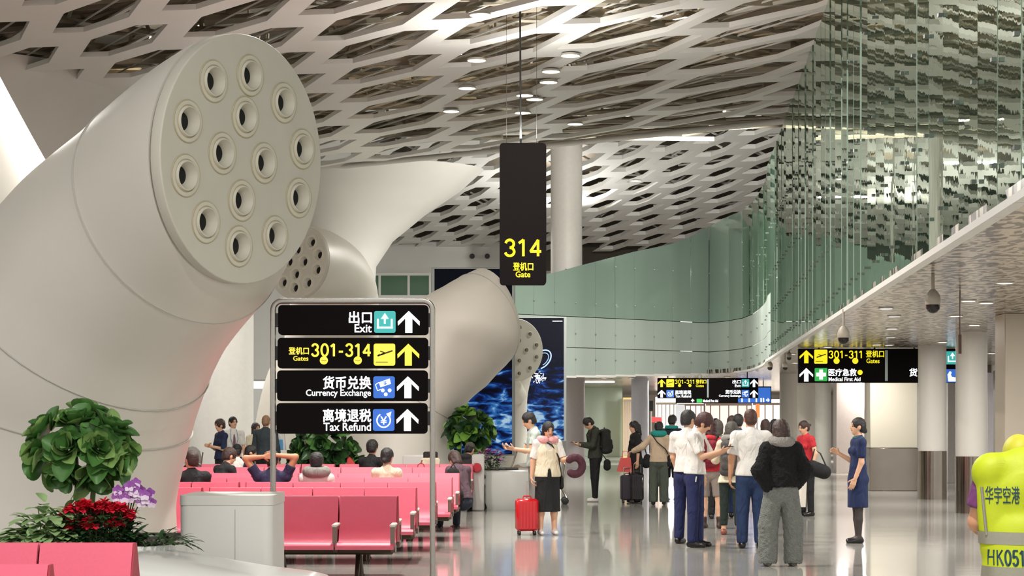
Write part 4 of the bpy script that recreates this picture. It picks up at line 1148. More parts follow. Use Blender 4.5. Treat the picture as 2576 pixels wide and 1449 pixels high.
GR1 = mat('fig_leaf', '#4d7a3c', .35, vary=(5, .35)); GR2 = mat('fig_leaf_light', '#86a860', .4, vary=(6, .3)); STEMM = mat('plant_stem', '#5b6a3a', .6)
GRD = mat('dark_leaf', '#2f4f2c', .35, vary=(6, .3)); GRV = mat('variegated_leaf', '#9dbb80', .45, vary=(9, .4)); GRB = mat('bright_leaf', '#7fb04a', .4, vary=(6, .3))
def rosette(mb, mb2, c, ax, n, L, W, rnd):
    ax = ax.normalized()
    n = int(n * 1.35)
    for i in range(n):
        a = 2.4 * i; tl = .25 + 1.25 * (i / n)
        s_ = ax.orthogonal().normalized(); u = ax.cross(s_)
        dv = ax * math.cos(tl) + (s_ * math.cos(a) + u * math.sin(a)) * math.sin(tl)
        l = L * rnd.uniform(.75, 1.1) * (.6 + .4 * i / n)
        leaf(mb2 if rnd.random() < .35 else mb, c + dv * .02, dv, ax, l, W * rnd.uniform(.8, 1.1), .22 * rnd.random() + .02, .3, 9, rnd.uniform(-.35, .35), 1.25)
def fig_plant(label, base, stems, crowns, L, W, m1=GR1, m2=GR2, seed=1, name='fiddle_leaf_plant'):
    rnd = random.Random(seed)
    t = thing(name, label, 'plant', base)
    for s_ in stems: MB().tube(s_, .022, 8).build('stem', STEMM, t)
    a, b = MB(), MB()
    for (c, ax, n) in crowns: rosette(a, b, Vector(c), Vector(ax), n, L, W, rnd)
    a.build('foliage', m1, t, sharp=0); b.build('light_foliage', m2, t, sharp=0)
    return t
DP = 16.3; kp = DP / FPX
def PL(px, py, dy=0.0): return ((px - 215) * kp, dy, CAMZ + (HY - py) * kp - .62)
base = P(205, 0, DP); base.z = .62
crowns = [(PL(205, 1075), (0, -.35, 1), 16), (PL(135, 1090, .02), (-.75, -.25, .8), 15), (PL(282, 1090, .0), (.65, -.2, .9), 15), (PL(195, 1130, -.15), (-.15, -1, .5), 14), (PL(265, 1130, -.12), (.4, -1, .4), 14),
          (PL(125, 1125, .05), (-1, -.3, .25), 13), (PL(290, 1120, .1), (1, .1, .3), 12), (PL(180, 1170, -.05), (-.3, -.5, -.7), 12), (PL(250, 1175, -.05), (.3, -.5, -.7), 12), (PL(210, 1060, .2), (.1, .7, .9), 12), (PL(120, 1150, .1), (-.8, .2, -.3), 9), (PL(300, 1150, -.05), (.9, -.4, -.3), 9)]
fig_plant('big leafy plant with rounded glossy leaves in the front planter', base, [[(-.02, 0, 0), (-.03, 0, .35), (-.05, 0, .75)], [(.10, 0, 0), (.09, 0, .35), (.12, 0, .7)], [(-.02, 0, .5), (-.2, 0, .8)]], crowns, .27, .185, seed=3)
# red flowers
def blossom_mass(label, base, rx, ry, n, r, m, green, name, zc=.0, seed=2, petals=6):
    rnd = random.Random(seed); t = thing(name, label, 'flowers', base)
    mb, lv, st = MB(), MB(), MB()
    for i in range(n):
        a = rnd.uniform(0, 6.28); q = math.sqrt(rnd.random()); p = Vector((rx * q * math.cos(a), ry * q * math.sin(a) - .02, zc + .10 * (1 - q * q) + rnd.uniform(-.03, .03) - (.09 if math.sin(a) < -.5 and q > .6 else 0)))
        for k in range(petals):
            b = 6.28 * k / petals + rnd.random(); dv = Vector((math.cos(b), math.sin(b) - .5, rnd.uniform(-.5, 1.3)))
            leaf(mb, p, dv, Vector((0, 0, 1)), r * rnd.uniform(.8, 1.2), r * .9, .2, .2, 3)
        st.tube([(p.x * .6, p.y * .6, 0), p], .002, 4)
    for i in range(int(n * 5)):
        a = rnd.uniform(0, 6.28); q = math.sqrt(rnd.random()); p = Vector((rx * 1.05 * q * math.cos(a), ry * 1.05 * q * math.sin(a), rnd.uniform(.02, zc * 1.05)))
        leaf(lv, p, Vector((math.cos(a), math.sin(a) - .6, rnd.uniform(-.2, .8))), Vector((0, 0, 1)), .09, .05, .2, .2, 3)
    lv.build('foliage', green, t, sharp=0); mb.build('blossoms', m, t, sharp=0); st.build('stem', STEMM, t)
    return t
b = P(245, 0, 15.95); b.z = .62
blossom_mass('bushy red flowers under the big leafy plant', b, .31, .14, 105, .05, mat('petal_red', '#ea2c44', .5, vary=(20, .3)), GRD, 'red_flower_bush', .24, 5, 11)
# orchids
def orchid(label, base, spikes, m1, m2, blades, seed, name='orchid', sc=1.0):
    rnd = random.Random(seed); t = thing(name, label, 'flowers', base)
    a, c, st, bl = MB(), MB(), MB(), MB()
    for (x, z, n) in spikes:
        pts = [Vector((0, 0, 0)), Vector((x * .35, -.02, z * .6)), Vector((x * .8, -.05, z)), Vector((x * 1.15, -.08, z * .98))]
        st.tube(pts, .005, 5)
        for i in range(n):
            p = pts[2].lerp(pts[3], i / n) + Vector((rnd.uniform(-.05, .05), rnd.uniform(-.05, .03), rnd.uniform(-.05, .03)))
            for k in range(5):
                b_ = 1.57 + 6.28 * k / 5; leaf(a if k in (0, 1, 4) else c, p, Vector((math.cos(b_), -.35, math.sin(b_))), Vector((0, -1, 0)), .05 * sc, .044 * sc, .05, .1, 5)
    for i in range(blades):
        an = rnd.uniform(-.3, 1.0) if i % 3 else rnd.uniform(-1.2, .2); leaf(bl, Vector((0, 0, 0)), Vector((math.sin(an), rnd.uniform(-.5, .3), math.cos(an))), Vector((0, -1, .2)), rnd.uniform(.2, .38), .022, .35, .1, 6)
    st.build('flower_stem', mat('orchid_stem', '#4a4a2c', .5), t); bl.build('blade_leaves', GRD, t, sharp=0); a.build('blossoms', m1, t, sharp=0); c.build('pale_petals', m2, t, sharp=0)
    return t
PUR = mat('petal_purple', '#a35fb4', .5, vary=(20, .25)); PALE = mat('petal_pale', '#e3cfe4', .5)
b = P(318, 0, 16.1); b.z = .62
orchid('purple and white orchid with grassy leaves in the front planter', b, [(-.02, .42, 7), (.05, .46, 7), (.12, .43, 7), (.18, .40, 7), (.0, .44, 6), (.10, .48, 6)], PUR, PALE, 26, 4)
# low leafy fillers
def filler(label, base, m, n, rx, ry, L, W, seed, name, zr=(.0, .22), up=.6):
    rnd = random.Random(seed); t = thing(name, label, 'plant', base); mb = MB(); st = MB()
    for i in range(n):
        a = rnd.uniform(0, 6.28); q = math.sqrt(rnd.random()); z = rnd.uniform(*zr) * (1.15 - q); p = Vector((rx * q * math.cos(a), ry * q * math.sin(a), z))
        leaf(mb, p, Vector((math.cos(a) * .9, math.sin(a) * .8 - .35, rnd.uniform(-.1, 1.2) * up)), Vector((0, 0, 1)), L * rnd.uniform(.7, 1.2), W * rnd.uniform(.8, 1.2), .35, .2, 5)
        if i % 5 == 0: st.tube([(p.x * .5, p.y * .5, 0), p], .005, 5)
    mb.build('foliage', m, t, sharp=0); st.build('stem', STEMM, t)
    return t
b = P(118, 0, 16.0); b.z = .62
filler('low pale variegated plant at the planter edge', b, GRV, 190, .30, .2, .17, .095, 8, 'variegated_plant', (.0, .40))
b = P(160, 0, 16.4); b.z = .62
filler('upright pale striped plant behind the red flowers', b, GRV, 42, .12, .1, .28, .06, 9, 'striped_plant', (.10, .38), 1.6)
b = P(398, 0, 16.1); b.z = .62
filler('dark ferny plant spilling toward the bench lip', b, GRD, 90, .24, .14, .17, .03, 10, 'dark_fern', (.0, .14))
# plants farther back
b = P(1183, 0, 38.2); b.z = .7
kk = 38.2 / FPX
cr = [(((px - 1183) * kk, dy, CAMZ + (HY - py) * kk - .7), ax, 12) for px, py, dy, ax in ((1170, 1045, 0, (-.3, -.3, 1)), (1205, 1060, 0, (.6, -.4, .8)), (1150, 1075, 0, (-.8, -.4, .5)), (1180, 1085, -.1, (0, -1, .4)), (1215, 1085, 0, (.9, -.3, .2)), (1160, 1105, 0, (-.5, -.7, 0)), (1195, 1110, 0, (.3, -.8, -.2)), (1180, 1060, .2, (0, .5, 1)))]
fig_plant('bright green leafy plant before the tall blue screen', b, [[(0, 0, 0), (0, 0, .6)], [(.1, 0, 0), (.12, 0, .5)]], cr, .36, .2, GRD, GRB, 11)
b = P(1235, 0, 36.8); b.z = .7
blossom_mass('pink orchid clump on the rounded planter bench', b, .25, .15, 30, .06, mat('petal_pink', '#c07fb4', .5, vary=(15, .3)), GRD, 'pink_orchid_clump', .28, 12)
b = P(812, 0, 37.0); b.z = .5
cr = [(((px - 812) * kk, dy, CAMZ + (HY - py) * kk - .5), ax, 13) for px, py, dy, ax in ((790, 1095, 0, (-.4, -.4, 1)), (830, 1095, 0, (.4, -.4, 1)), (770, 1120, 0, (-.9, -.4, .3)), (860, 1125, 0, (.9, -.4, .3)), (810, 1120, -.2, (0, -1, .3)), (840, 1145, -.2, (.3, -1, 0)), (790, 1150, -.1, (-.4, -.9, 0)), (870, 1160, 0, (.7, -.6, -.2)), (760, 1150, 0, (-.8, -.5, -.2)), (815, 1170, -.1, (0, -.9, -.3)), (870, 1185, 0, (.8, -.4, .3)))]
fig_plant('dark green foliage plant half hidden under the standing sign', b, [[(-.1, 0, 0), (-.15, 0, .6)], [(.15, 0, 0), (.2, 0, .6)]], cr, .42, .21, GRD, GR1, 13, 'foliage_plant')
tF = thing('red_flag_bag', 'red and green wrapped gift standing among the foliage', 'bag', P(888, 1165, 36.8))
MB().prism([(-.12, 0), (.10, 0), (.03, .35), (-.10, .50)], .12, lambda u, v, q_: Vector((u, q_ - .06, v))).build('red_wrap', mat('wrap_red', '#d5453f', .5), tF)
MB().prism([(-.20, -.02), (-.06, -.02), (-.06, .25), (-.16, .28)], .1, lambda u, v, q_: Vector((u, q_ - .07, v))).build('green_wrap', mat('wrap_green', '#3d9a6a', .5), tF)
tF.location.z = .51

# ---------------------------------------------------------------- people: smooth bodies grown from round cones on a grid
A3 = lambda *a: np.array(a, np.float64)
def unit3(v): v = np.asarray(v, float); return v / (np.linalg.norm(v) + 1e-9)

class Sdf:
    def __init__(s): s.p = []
    def cone(s, a, b, ra, rb, sq=None):         # sq = (axis, factor): flattened along axis
        s.p.append(('c', A3(*a), A3(*b), ra, rb, sq)); return s
    def ell(s, c, r, R=None): s.p.append(('e', A3(*c), A3(*(r if hasattr(r, '__len__') else (r, r, r))), R)); return s
    def cut(s, c, r, R=None): s.p.append(('x', A3(*c), A3(*r), R)); return s
    def cuff(s, a, b, r):
        """cuts a sleeve or a leg off flat at b, seen from a"""
        z = unit3(b - a); x = unit3(np.cross(z, (.3, .9, .2))); y = np.cross(z, x)
        return s.cut(b + z * .05, A3(r, r, .055), np.stack([x, y, z], 1))
    def clip(s, pt, nrm): s.p.append(('k', A3(*pt), unit3(nrm))); return s      # keeps the side the normal points away from
    def field(s, vox, k):
        lo = np.full(3, 1e9); hi = -lo
        for q in s.p:
            if q[0] == 'c':
                r = max(q[3], q[4]); lo = np.minimum(lo, np.minimum(q[1], q[2]) - r); hi = np.maximum(hi, np.maximum(q[1], q[2]) + r)
            elif q[0] == 'e':
                r = q[2].max(); lo = np.minimum(lo, q[1] - r); hi = np.maximum(hi, q[1] + r)
        lo -= 3 * vox; hi += 3 * vox
        n = np.ceil((hi - lo) / vox).astype(int) + 1
        F = np.full(n, 1.0, np.float32); pad = 2.5 * vox + k
        for q in s.p:
            if q[0] == 'k':
                ax = [lo[i] + vox * np.arange(n[i]) for i in range(3)]
                d = (ax[0][:, None, None] - q[1][0]) * q[2][0] + (ax[1][None, :, None] - q[1][1]) * q[2][1] + (ax[2][None, None, :] - q[1][2]) * q[2][2]
                F = np.maximum(F, d.astype(np.float32)); continue
            if q[0] == 'c': r = max(q[3], q[4]) + pad; l, h = np.minimum(q[1], q[2]) - r, np.maximum(q[1], q[2]) + r
            else: r = q[2].max() + pad; l, h = q[1] - r, q[1] + r
            i0 = np.maximum(0, np.floor((l - lo) / vox).astype(int)); i1 = np.minimum(n, np.ceil((h - lo) / vox).astype(int) + 1)
            if (i1 <= i0).any(): continue
            g = np.stack(np.meshgrid(*[lo[i] + vox * np.arange(i0[i], i1[i]) for i in range(3)], indexing='ij'), -1)
            if q[0] == 'c':
                a, b = q[1], q[2]; ab = b - a; t = np.clip(((g - a) @ ab) / (ab @ ab + 1e-12), 0, 1)
                d3 = g - a - t[..., None] * ab
                if q[5] is not None:
                    axv, fac = q[5]; comp = d3 @ axv; d3 = d3 + (comp * (1 / fac - 1))[..., None] * axv
                    d = (np.linalg.norm(d3, axis=-1) - (q[3] + (q[4] - q[3]) * t)) * (.5 + .5 * fac)
                else: d = np.linalg.norm(d3, axis=-1) - (q[3] + (q[4] - q[3]) * t)
            else:
                d3 = g - q[1]
                if q[3] is not None: d3 = d3 @ q[3]
                k0 = np.linalg.norm(d3 / q[2], axis=-1); k1 = np.linalg.norm(d3 / (q[2] ** 2), axis=-1) + 1e-9
                d = k0 * (k0 - 1) / k1
            sl = tuple(slice(i0[i], i1[i]) for i in range(3)); f = F[sl]
            if q[0] == 'x': F[sl] = np.maximum(f, -d)
            elif k > 0:
                hh = np.clip(.5 + .5 * (f - d) / k, 0, 1); F[sl] = f * (1 - hh) + d * hh - k * hh * (1 - hh)
            else: F[sl] = np.minimum(f, d)
        return F, lo
    def mesh(s, vox, k=.02, noise=0):
        F, lo = s.field(vox, k)
        if noise:
            rs = np.random.RandomState(1); small = rs.rand(*[max(2, int(x / 2.0) + 2) for x in F.shape]).astype(np.float32) - .5
            ix = [np.minimum((np.arange(F.shape[i]) / 2.0).astype(int), small.shape[i] - 1) for i in range(3)]
            F = F + noise * small[np.ix_(*ix)]
        S = F < 0
        corners = [(i, j, k_) for i in (0, 1) for j in (0, 1) for k_ in (0, 1)]
        n = np.array(F.shape)
        sub = lambda A, c: A[c[0]:n[0] - 1 + c[0], c[1]:n[1] - 1 + c[1], c[2]:n[2] - 1 + c[2]]
        cnt = sum(sub(S, c).astype(np.int8) for c in corners)
        m = (cnt > 0) & (cnt < 8); cells = np.argwhere(m)
        if len(cells) == 0: return np.zeros((0, 3)), np.zeros((0, 4), int)
        vals = np.stack([sub(F, c)[m] for c in corners], 1)
        acc = np.zeros((len(cells), 3)); num = np.zeros(len(cells))
        for a in range(8):
            for b in range(a + 1, 8):
                if sum(x != y for x, y in zip(corners[a], corners[b])) != 1: continue
                va, vb = vals[:, a], vals[:, b]; cr = (va < 0) != (vb < 0)
                t = np.where(cr, va / np.where(cr, va - vb, 1), 0)
                pa, pb = np.array(corners[a], float), np.array(corners[b], float)
                acc += np.where(cr[:, None], pa + t[:, None] * (pb - pa), 0); num += cr
        V = lo + vox * (cells + acc / num[:, None])
        idx = np.full(m.shape, -1); idx[m] = np.arange(len(cells))
        Q = []
        for ax in range(3):
            o1, o2 = [(1, 2), (2, 0), (0, 1)][ax]
            sl0 = [slice(1, n[i] - 1) for i in range(3)]; sl1 = list(sl0)
            sl0[ax] = slice(0, n[ax] - 1); sl1[ax] = slice(1, n[ax])
            s0, s1 = S[tuple(sl0)], S[tuple(sl1)]; ch = s0 != s1
            e = np.argwhere(ch)
            for i in range(3):
                if i != ax: e[:, i] += 1
            inside0 = s0[ch]
            def at(d1, d2):
                q = e.copy(); q[:, o1] += d1; q[:, o2] += d2; return idx[q[:, 0], q[:, 1], q[:, 2]]
            qd = np.stack([at(-1, -1), at(0, -1), at(0, 0), at(-1, 0)], 1)
            qd[~inside0] = qd[~inside0][:, ::-1]; Q.append(qd)
        return V, np.concatenate(Q)

def np_mesh(name, V, Q, m, parent, sharp=0):
    me = bpy.data.meshes.new(name); nv, nq = len(V), len(Q)
    me.vertices.add(nv); me.vertices.foreach_set('co', V.astype(np.float32).ravel())
    me.loops.add(nq * 4); me.loops.foreach_set('vertex_index', Q.astype(np.int32).ravel())
    me.polygons.add(nq); me.polygons.foreach_set('loop_start', np.arange(0, nq * 4, 4, dtype=np.int32))
    me.polygons.foreach_set('use_smooth', np.ones(nq, bool))
    me.update(calc_edges=True); me.materials.append(m)
    o = bpy.data.objects.new(name, me); COL.objects.link(o); o.parent = parent
    return o

def blob(name, sdf, m, parent, vox=.012, k=.015, noise=0):
    V, Q = sdf.mesh(vox, k, noise)
    return np_mesh(name, V, Q, m, parent) if len(V) else None

SKIN = mat('skin', '#d9a98a', .5, vary=(12, .05)); SKIN2 = mat('skin_tan', '#c48f6d', .5, vary=(12, .05)); SKINP = mat('skin_pale', '#e3bda2', .5, vary=(12, .05))
HAIRB = mat('hair_black', '#1c1817', .45, vary=(40, .4), bump=(90, .5)); HAIRD = mat('hair_brown', '#3a2620', .45, vary=(40, .4), bump=(90, .5)); HAIRR = mat('hair_maroon', '#3f1d1a', .42, vary=(40, .4), bump=(90, .5)); HAIRG = mat('hair_greyish', '#4b4640', .5, vary=(40, .4), bump=(90, .5))
EYE = mat('eye_dark', '#1a1210', .3); LIP = mat('lip', '#a8574f', .5)
def cloth(name, col, rough=.85, fold=.75, sc=11): return mat(name, col, rough, vary=(7, .12), bump=(sc, fold, .05, .45))
WSHIRT = cloth('white_shirt', '#e3e0da'); NAVY = cloth('navy_trousers', '#1c2450'); JEANS = cloth('jeans', '#1f3358'); BLACKC = cloth('black_cloth', '#131314'); DGREEN = cloth('dark_olive', '#33362b'); DKTEE = cloth('black_tee', '#1b1c1f')
BEIGEC = cloth('beige_knit', '#cbb398'); GREYG = cloth('grey_green_trousers', '#4b5248'); CREAMC = cloth('cream_cloth', '#e4d8bd'); GREYC = cloth('grey_cloth', '#8b8883'); NAVYD = cloth('navy_dress', '#17264d'); REDC = cloth('red_top', '#c22c36'); WINE = cloth('wine_red', '#7e2030')
TEAL = cloth('teal', '#1f8f88'); PURPLE = cloth('purple_polo', '#6b3566'); NAVYT = cloth('navy_tee', '#2b2a4a'); FLUFF = mat('fluffy_grey', '#8d908a', .95, vary=(25, .25), bump=(70, 1.0, .05)); FLUFFB = mat('fluffy_black', '#0f0f10', .95, vary=(25, .3), bump=(60, 1.0, .05))
SHOEB = mat('black_shoe', '#141314', .3); SHOEW = mat('white_shoe', '#d9d5d0', .5); SHOEBR = mat('brown_boot', '#3b2420', .5); STOCK = mat('stocking', '#3a3230', .5); STRAP = mat('strap_dark', '#221c1c', .7); GREYSH = cloth('grey_shorts', '#8d8078'); KHAKI = cloth('dark_green_trousers', '#1e2a26')

def rotx(v, a): c, s_ = math.cos(a), math.sin(a); return A3(v[0], v[1] * c - v[2] * s_, v[1] * s_ + v[2] * c)

def hand(sd, wrist, f, nrm, side, curl, s=1.0):
    """palm + four fingers + thumb; f finger direction, nrm palm direction, side 'L'/'R'"""
    f = unit3(f); nrm = unit3(np.asarray(nrm) - f * np.dot(nrm, f)); t = np.cross(f, nrm) * (1 if side == 'R' else -1)
    w_ = np.asarray(wrist)
    lens = (.92, 1.05, 1.0, .78)
    for i, off in enumerate((.030, .010, -.010, -.029)):
        b = w_ + (f * (.083 if i < 3 else .076) + t * off) * s
        sd.cone(w_ + t * off * .55 * s + f * .01 * s, b, .015 * s, .0125 * s)
        d = f; p = b
        for j, L in enumerate((.042, .027, .021)):
            a = curl * (.7, 1.0, .8)[j]; d = unit3(d * math.cos(a) + nrm * math.sin(a)); e = p + d * L * lens[i] * s
            sd.cone(p, e, (.0095 - .001 * j) * s, (.0088 - .001 * j) * s); p = e
    b = w_ + (f * .025 + t * .028) * s; d = unit3(t * .75 + f * .65 + nrm * .35); e = b + d * .042 * s
    sd.cone(w_ + f * .01 * s, b, .017 * s, .014 * s); sd.cone(b, e, .013 * s, .011 * s); d2 = unit3(d * .8 + f * .5 + nrm * .3 * (1 + curl)); sd.cone(e, e + d2 * .03 * s, .0105 * s, .008 * s)

def person(label, px, d, H=1.7, yaw=0, sex='m', lean=0.0, head=(0, 0), arms=None, legs=None, skin=SKIN, hair=('short', HAIRB), wear=(), seat=None, fat=1.0, vox=.0125, feet=True, hands=True, curl=.35, extra=None, xz=None, group=None):
    s = H / 1.72; f = fat
    x = (px - CX) * d / FPX
    T = thing('person', label, 'person', (x, d, 0), math.radians(yaw), group)
    J = {}
    sh = (.178 if sex == 'm' else .155) * s * (.5 + .5 * f); hp = .088 * s
    D = lambda sg, v: A3(sg * v[0], -v[1], v[2])                 # (out, forward, up) -> local; local forward = -Y, own left = +X
    legs = legs or {}; arms = arms or {}
    LG = {}
    for n_, sg in (('L', 1), ('R', -1)):
        th, shn = legs.get(n_, ((.04, .02, -1), (.02, -.03, -1)))
        LG[n_] = (unit3(D(sg, th)), unit3(D(sg, shn)))
    # hips height
    drop = max(-(LG[n_][0][2] * .43 + LG[n_][1][2] * .41) * s for n_ in 'LR') + .075 * s
    hipz = drop if seat is None else seat
    up = A3(0, -math.sin(lean), math.cos(lean)); fw = A3(0, -math.cos(lean), -math.sin(lean)); rt = A3(1, 0, 0)
    pel = A3(0, 0, hipz + .03 * s)
    for n_, sg in (('L', 1), ('R', -1)):
        h = A3(sg * hp, 0, hipz); kn = h + LG[n_][0] * .43 * s; an = kn + LG[n_][1] * .41 * s
        J['hip' + n_], J['knee' + n_], J['ank' + n_] = h, kn, an
    wa, ch, nk = pel + up * .16 * s, pel + up * .36 * s, pel + up * .52 * s
    J['nk'] = nk
    for n_, sg in (('L', 1), ('R', -1)):
        S_ = pel + up * .475 * s + rt * sg * sh; J['sh' + n_] = S_
        ua, fa = arms.get(n_, ((.16, .02, -1), (.06, .22, -1)))[:2]
        el = S_ + unit3(D(sg, ua)) * .285 * s; wr = el + unit3(D(sg, fa)) * .25 * s; J['el' + n_], J['wr' + n_] = el, wr
    hp_, hy = math.radians(head[0]), math.radians(head[1])        # pitch forward, turn to own left
    la = lean * .6 + hp_
    hu = A3(0, -math.sin(la), math.cos(la)); hf = A3(0, -math.cos(la), -math.sin(la)); hr = A3(1, 0, 0)
    if hy:
        hf, hr = hf * math.cos(hy) + hr * math.sin(hy), hr * math.cos(hy) - hf * math.sin(hy)
    nb = nk + unit3(up + hu) * .055 * s
    hc = nb + hu * .115 * s + hf * .02 * s; J.update(hc=hc, hu=hu, hf=hf, hr=hr, pel=pel, up=up, fw=fw, s=s, wa=wa, ch=ch)
    RH = np.stack([hr, hf, hu], 1); sq = (fw, .72)
    B = Sdf()
    tw = .135 * s * f; cw = (.152 if sex == 'm' else .138) * s * f
    def torso(B, g, shw=1.0, sr=1.0):
        B.cone(pel - up * .02 * s, wa, .150 * s * f + g, tw + g, (fw, .70)); B.cone(wa, ch, tw + g, cw + g, (fw, .70)); B.cone(ch, pel + up * .44 * s, cw + g, .12 * s * f + g, (fw, .66))
        for n_ in 'LR': B.cone(pel + up * .455 * s, (pel + up * .475 * s) * (1 - shw) + J['sh' + n_] * shw - up * .01, .078 * s * f * sr + g, .060 * s * f * sr + g * .8)
        B.cone(pel + up * .46 * s, nk, .085 * s * f + g, .058 * s + g)
        if sex == 'f':
            for sg in (-1, 1): B.ell(pel + up * .345 * s + rt * sg * .068 * s + fw * .076 * s, (.054 * s + g, .044 * s + g, .052 * s + g))
    torso(B, -.006)
    for sg in (-1, 1): B.ell(pel + rt * sg * .062 * s - fw * .035 * s - up * .06 * s, (.075 * s * f, .075 * s * f, .085 * s * f))
    B.cone(nk - up * .02 * s, hc - hu * .03 * s, .056 * s, .05 * s)
    for n_ in 'LR':
        B.cone(J['hip' + n_], J['knee' + n_], .080 * s * f, .052 * s); B.cone(J['knee' + n_], J['knee' + n_] * .62 + J['ank' + n_] * .38, .050 * s, .052 * s * f); B.cone(J['knee' + n_] * .62 + J['ank' + n_] * .38, J['ank' + n_], .050 * s * f, .036 * s)
        B.cone(J['sh' + n_], J['el' + n_], .050 * s * f, .038 * s * f); B.cone(J['el' + n_], J['wr' + n_], .040 * s * f, .027 * s)
        a = J['ank' + n_]
        if feet:
            B.cone(a + A3(0, .03, -.035) * s, a + A3(0, -.13, -.05) * s, .038 * s, .028 * s); B.cone(a, a + A3(0, -.05, -.03) * s, .036 * s, .036 * s)
    # head: skull, face, jaw, brow, nose, ears
    B.ell(hc + hu * .028 * s - hf * .008 * s, A3(.073, .093, .088) * s, RH); B.ell(hc - hu * .035 * s + hf * .022 * s, A3(.060, .066, .082) * s, RH)
    B.cone(hc - hu * .088 * s + hf * .045 * s, hc - hu * .092 * s + hf * .058 * s, .028 * s, .022 * s)
    B.cone(hc + hu * .012 * s + hf * .083 * s, hc - hu * .028 * s + hf * .100 * s, .009 * s, .0135 * s)
    for sg in (-1, 1): B.ell(hc + hr * sg * .075 * s - hf * .005 * s - hu * .012 * s, A3(.012, .022, .032) * s, RH)
    V, Q = B.mesh(vox, .022)
    if hands:
        for n_ in 'LR':
            a = arms.get(n_, ()); sg = 1 if n_ == 'L' else -1
            hd = Sdf(); fd = J['wr' + n_] - J['el' + n_]
            pn = D(sg, a[2]) if len(a) > 2 else D(sg, (-1, .2, 0)); fd2 = D(sg, a[3]) if len(a) > 3 else fd
            hand(hd, J['wr' + n_], fd2, pn, n_, a[4] if len(a) > 4 else curl, s); hd.cone(J['wr' + n_] - unit3(fd) * .04 * s, J['wr' + n_] + unit3(fd2) * .01, .027 * s, .023 * s)
            v2, q2 = hd.mesh(min(vox * .55, .0062), .006); Q = np.concatenate([Q, q2 + len(V)]); V = np.concatenate([V, v2])
    np_mesh('body', V, Q, skin, T)
    ey = MB()
    for sg in (-1, 1): ey.ell(Vector(hc + hf * .0815 * s + hr * sg * .031 * s + hu * .004 * s), (.012 * s, .012 * s, .008 * s), None, 8, 5)
    ey.build('eyes', EYE, T)
    br = MB()
    for sg in (-1, 1): br.tube([Vector(hc + hf * .083 * s + hr * sg * .017 * s + hu * .024 * s), Vector(hc + hf * .080 * s + hr * sg * .044 * s + hu * .026 * s)], .0045 * s, 5)
    br.build('eyebrows', HAIRB, T)
    MB().ell(Vector(hc - hu * .057 * s + hf * .0835 * s), (.022 * s, .010 * s, .007 * s), Matrix([list(r) for r in RH]), 8, 5).build('mouth', LIP, T)
    # hair
    st, hm = hair[0], hair[1]
    if st:
        h = Sdf(); vol = hair[2] if len(hair) > 2 else .016
        h.ell(hc + hu * .034 * s - hf * .012 * s, A3(.076, .094, .088) * s + vol * s, RH); h.ell(hc - hu * .02 * s - hf * .05 * s, A3(.068, .06, .075) * s + vol * .6 * s, RH)
        if st in ('bob', 'long', 'pony', 'fluffy'):
            for sg in (-1, 1): h.cone(hc + hr * sg * .062 * s - hf * .012 * s, hc + hr * sg * .066 * s - hu * .10 * s - hf * .025 * s, .034 * s, .028 * s)
            h.cone(hc - hf * .05 * s, hc - hu * .11 * s - hf * .055 * s, .07 * s, .062 * s)
        if st == 'long': h.cone(hc - hu * .08 * s - hf * .06 * s, hc - hu * .30 * s - hf * .085 * s, .075 * s, .06 * s, (hf, .55)); 
        if st == 'fluffy': h.cone(hc - hf * .045 * s, hc - hu * .10 * s - hf * .05 * s, .10 * s, .105 * s); h.ell(hc + hu * .02 * s - hf * .02 * s, A3(.098, .11, .105) * s, RH)
        if st == 'pony': h.ell(hc - hf * .115 * s + hu * .0, (.03 * s,) * 3); h.cone(hc - hf * .12 * s, hc - hf * .14 * s - hu * .20 * s, .035 * s, .018 * s)
        if st == 'bun': h.ell(hc - hf * .125 * s + hu * .01 * s, A3(.045, .035, .045) * s, RH)
        if st == 'lowbun': h.ell(hc - hf * .105 * s - hu * .055 * s, A3(.042, .035, .038) * s, RH)
        if st == 'topbun': h.ell(hc - hf * .13 * s + hu * .02 * s, A3(.036, .042, .032) * s, RH)
        fl = -.008 if st in ('bob', 'long', 'fluffy') else .0
        h.cut(hc + hf * (.108 + fl) * s - hu * .045 * s, A3(.062, .066, .112) * s, RH)
        if st in ('short', 'bun', 'lowbun', 'topbun'):
            h.cut(hc - hu * .155 * s - hf * .02 * s, A3(.12, .12, .085) * s, RH)
            for sg in (-1, 1): h.cut(hc + hr * sg * .085 * s + hf * .0 * s - hu * .028 * s, A3(.03, .032, .042) * s, RH)
        blob('hair', h, hm, T, min(vox, .011), .02, noise=.012 if st in ('fluffy', 'long') else .006)
    if st == 'cap' : pass
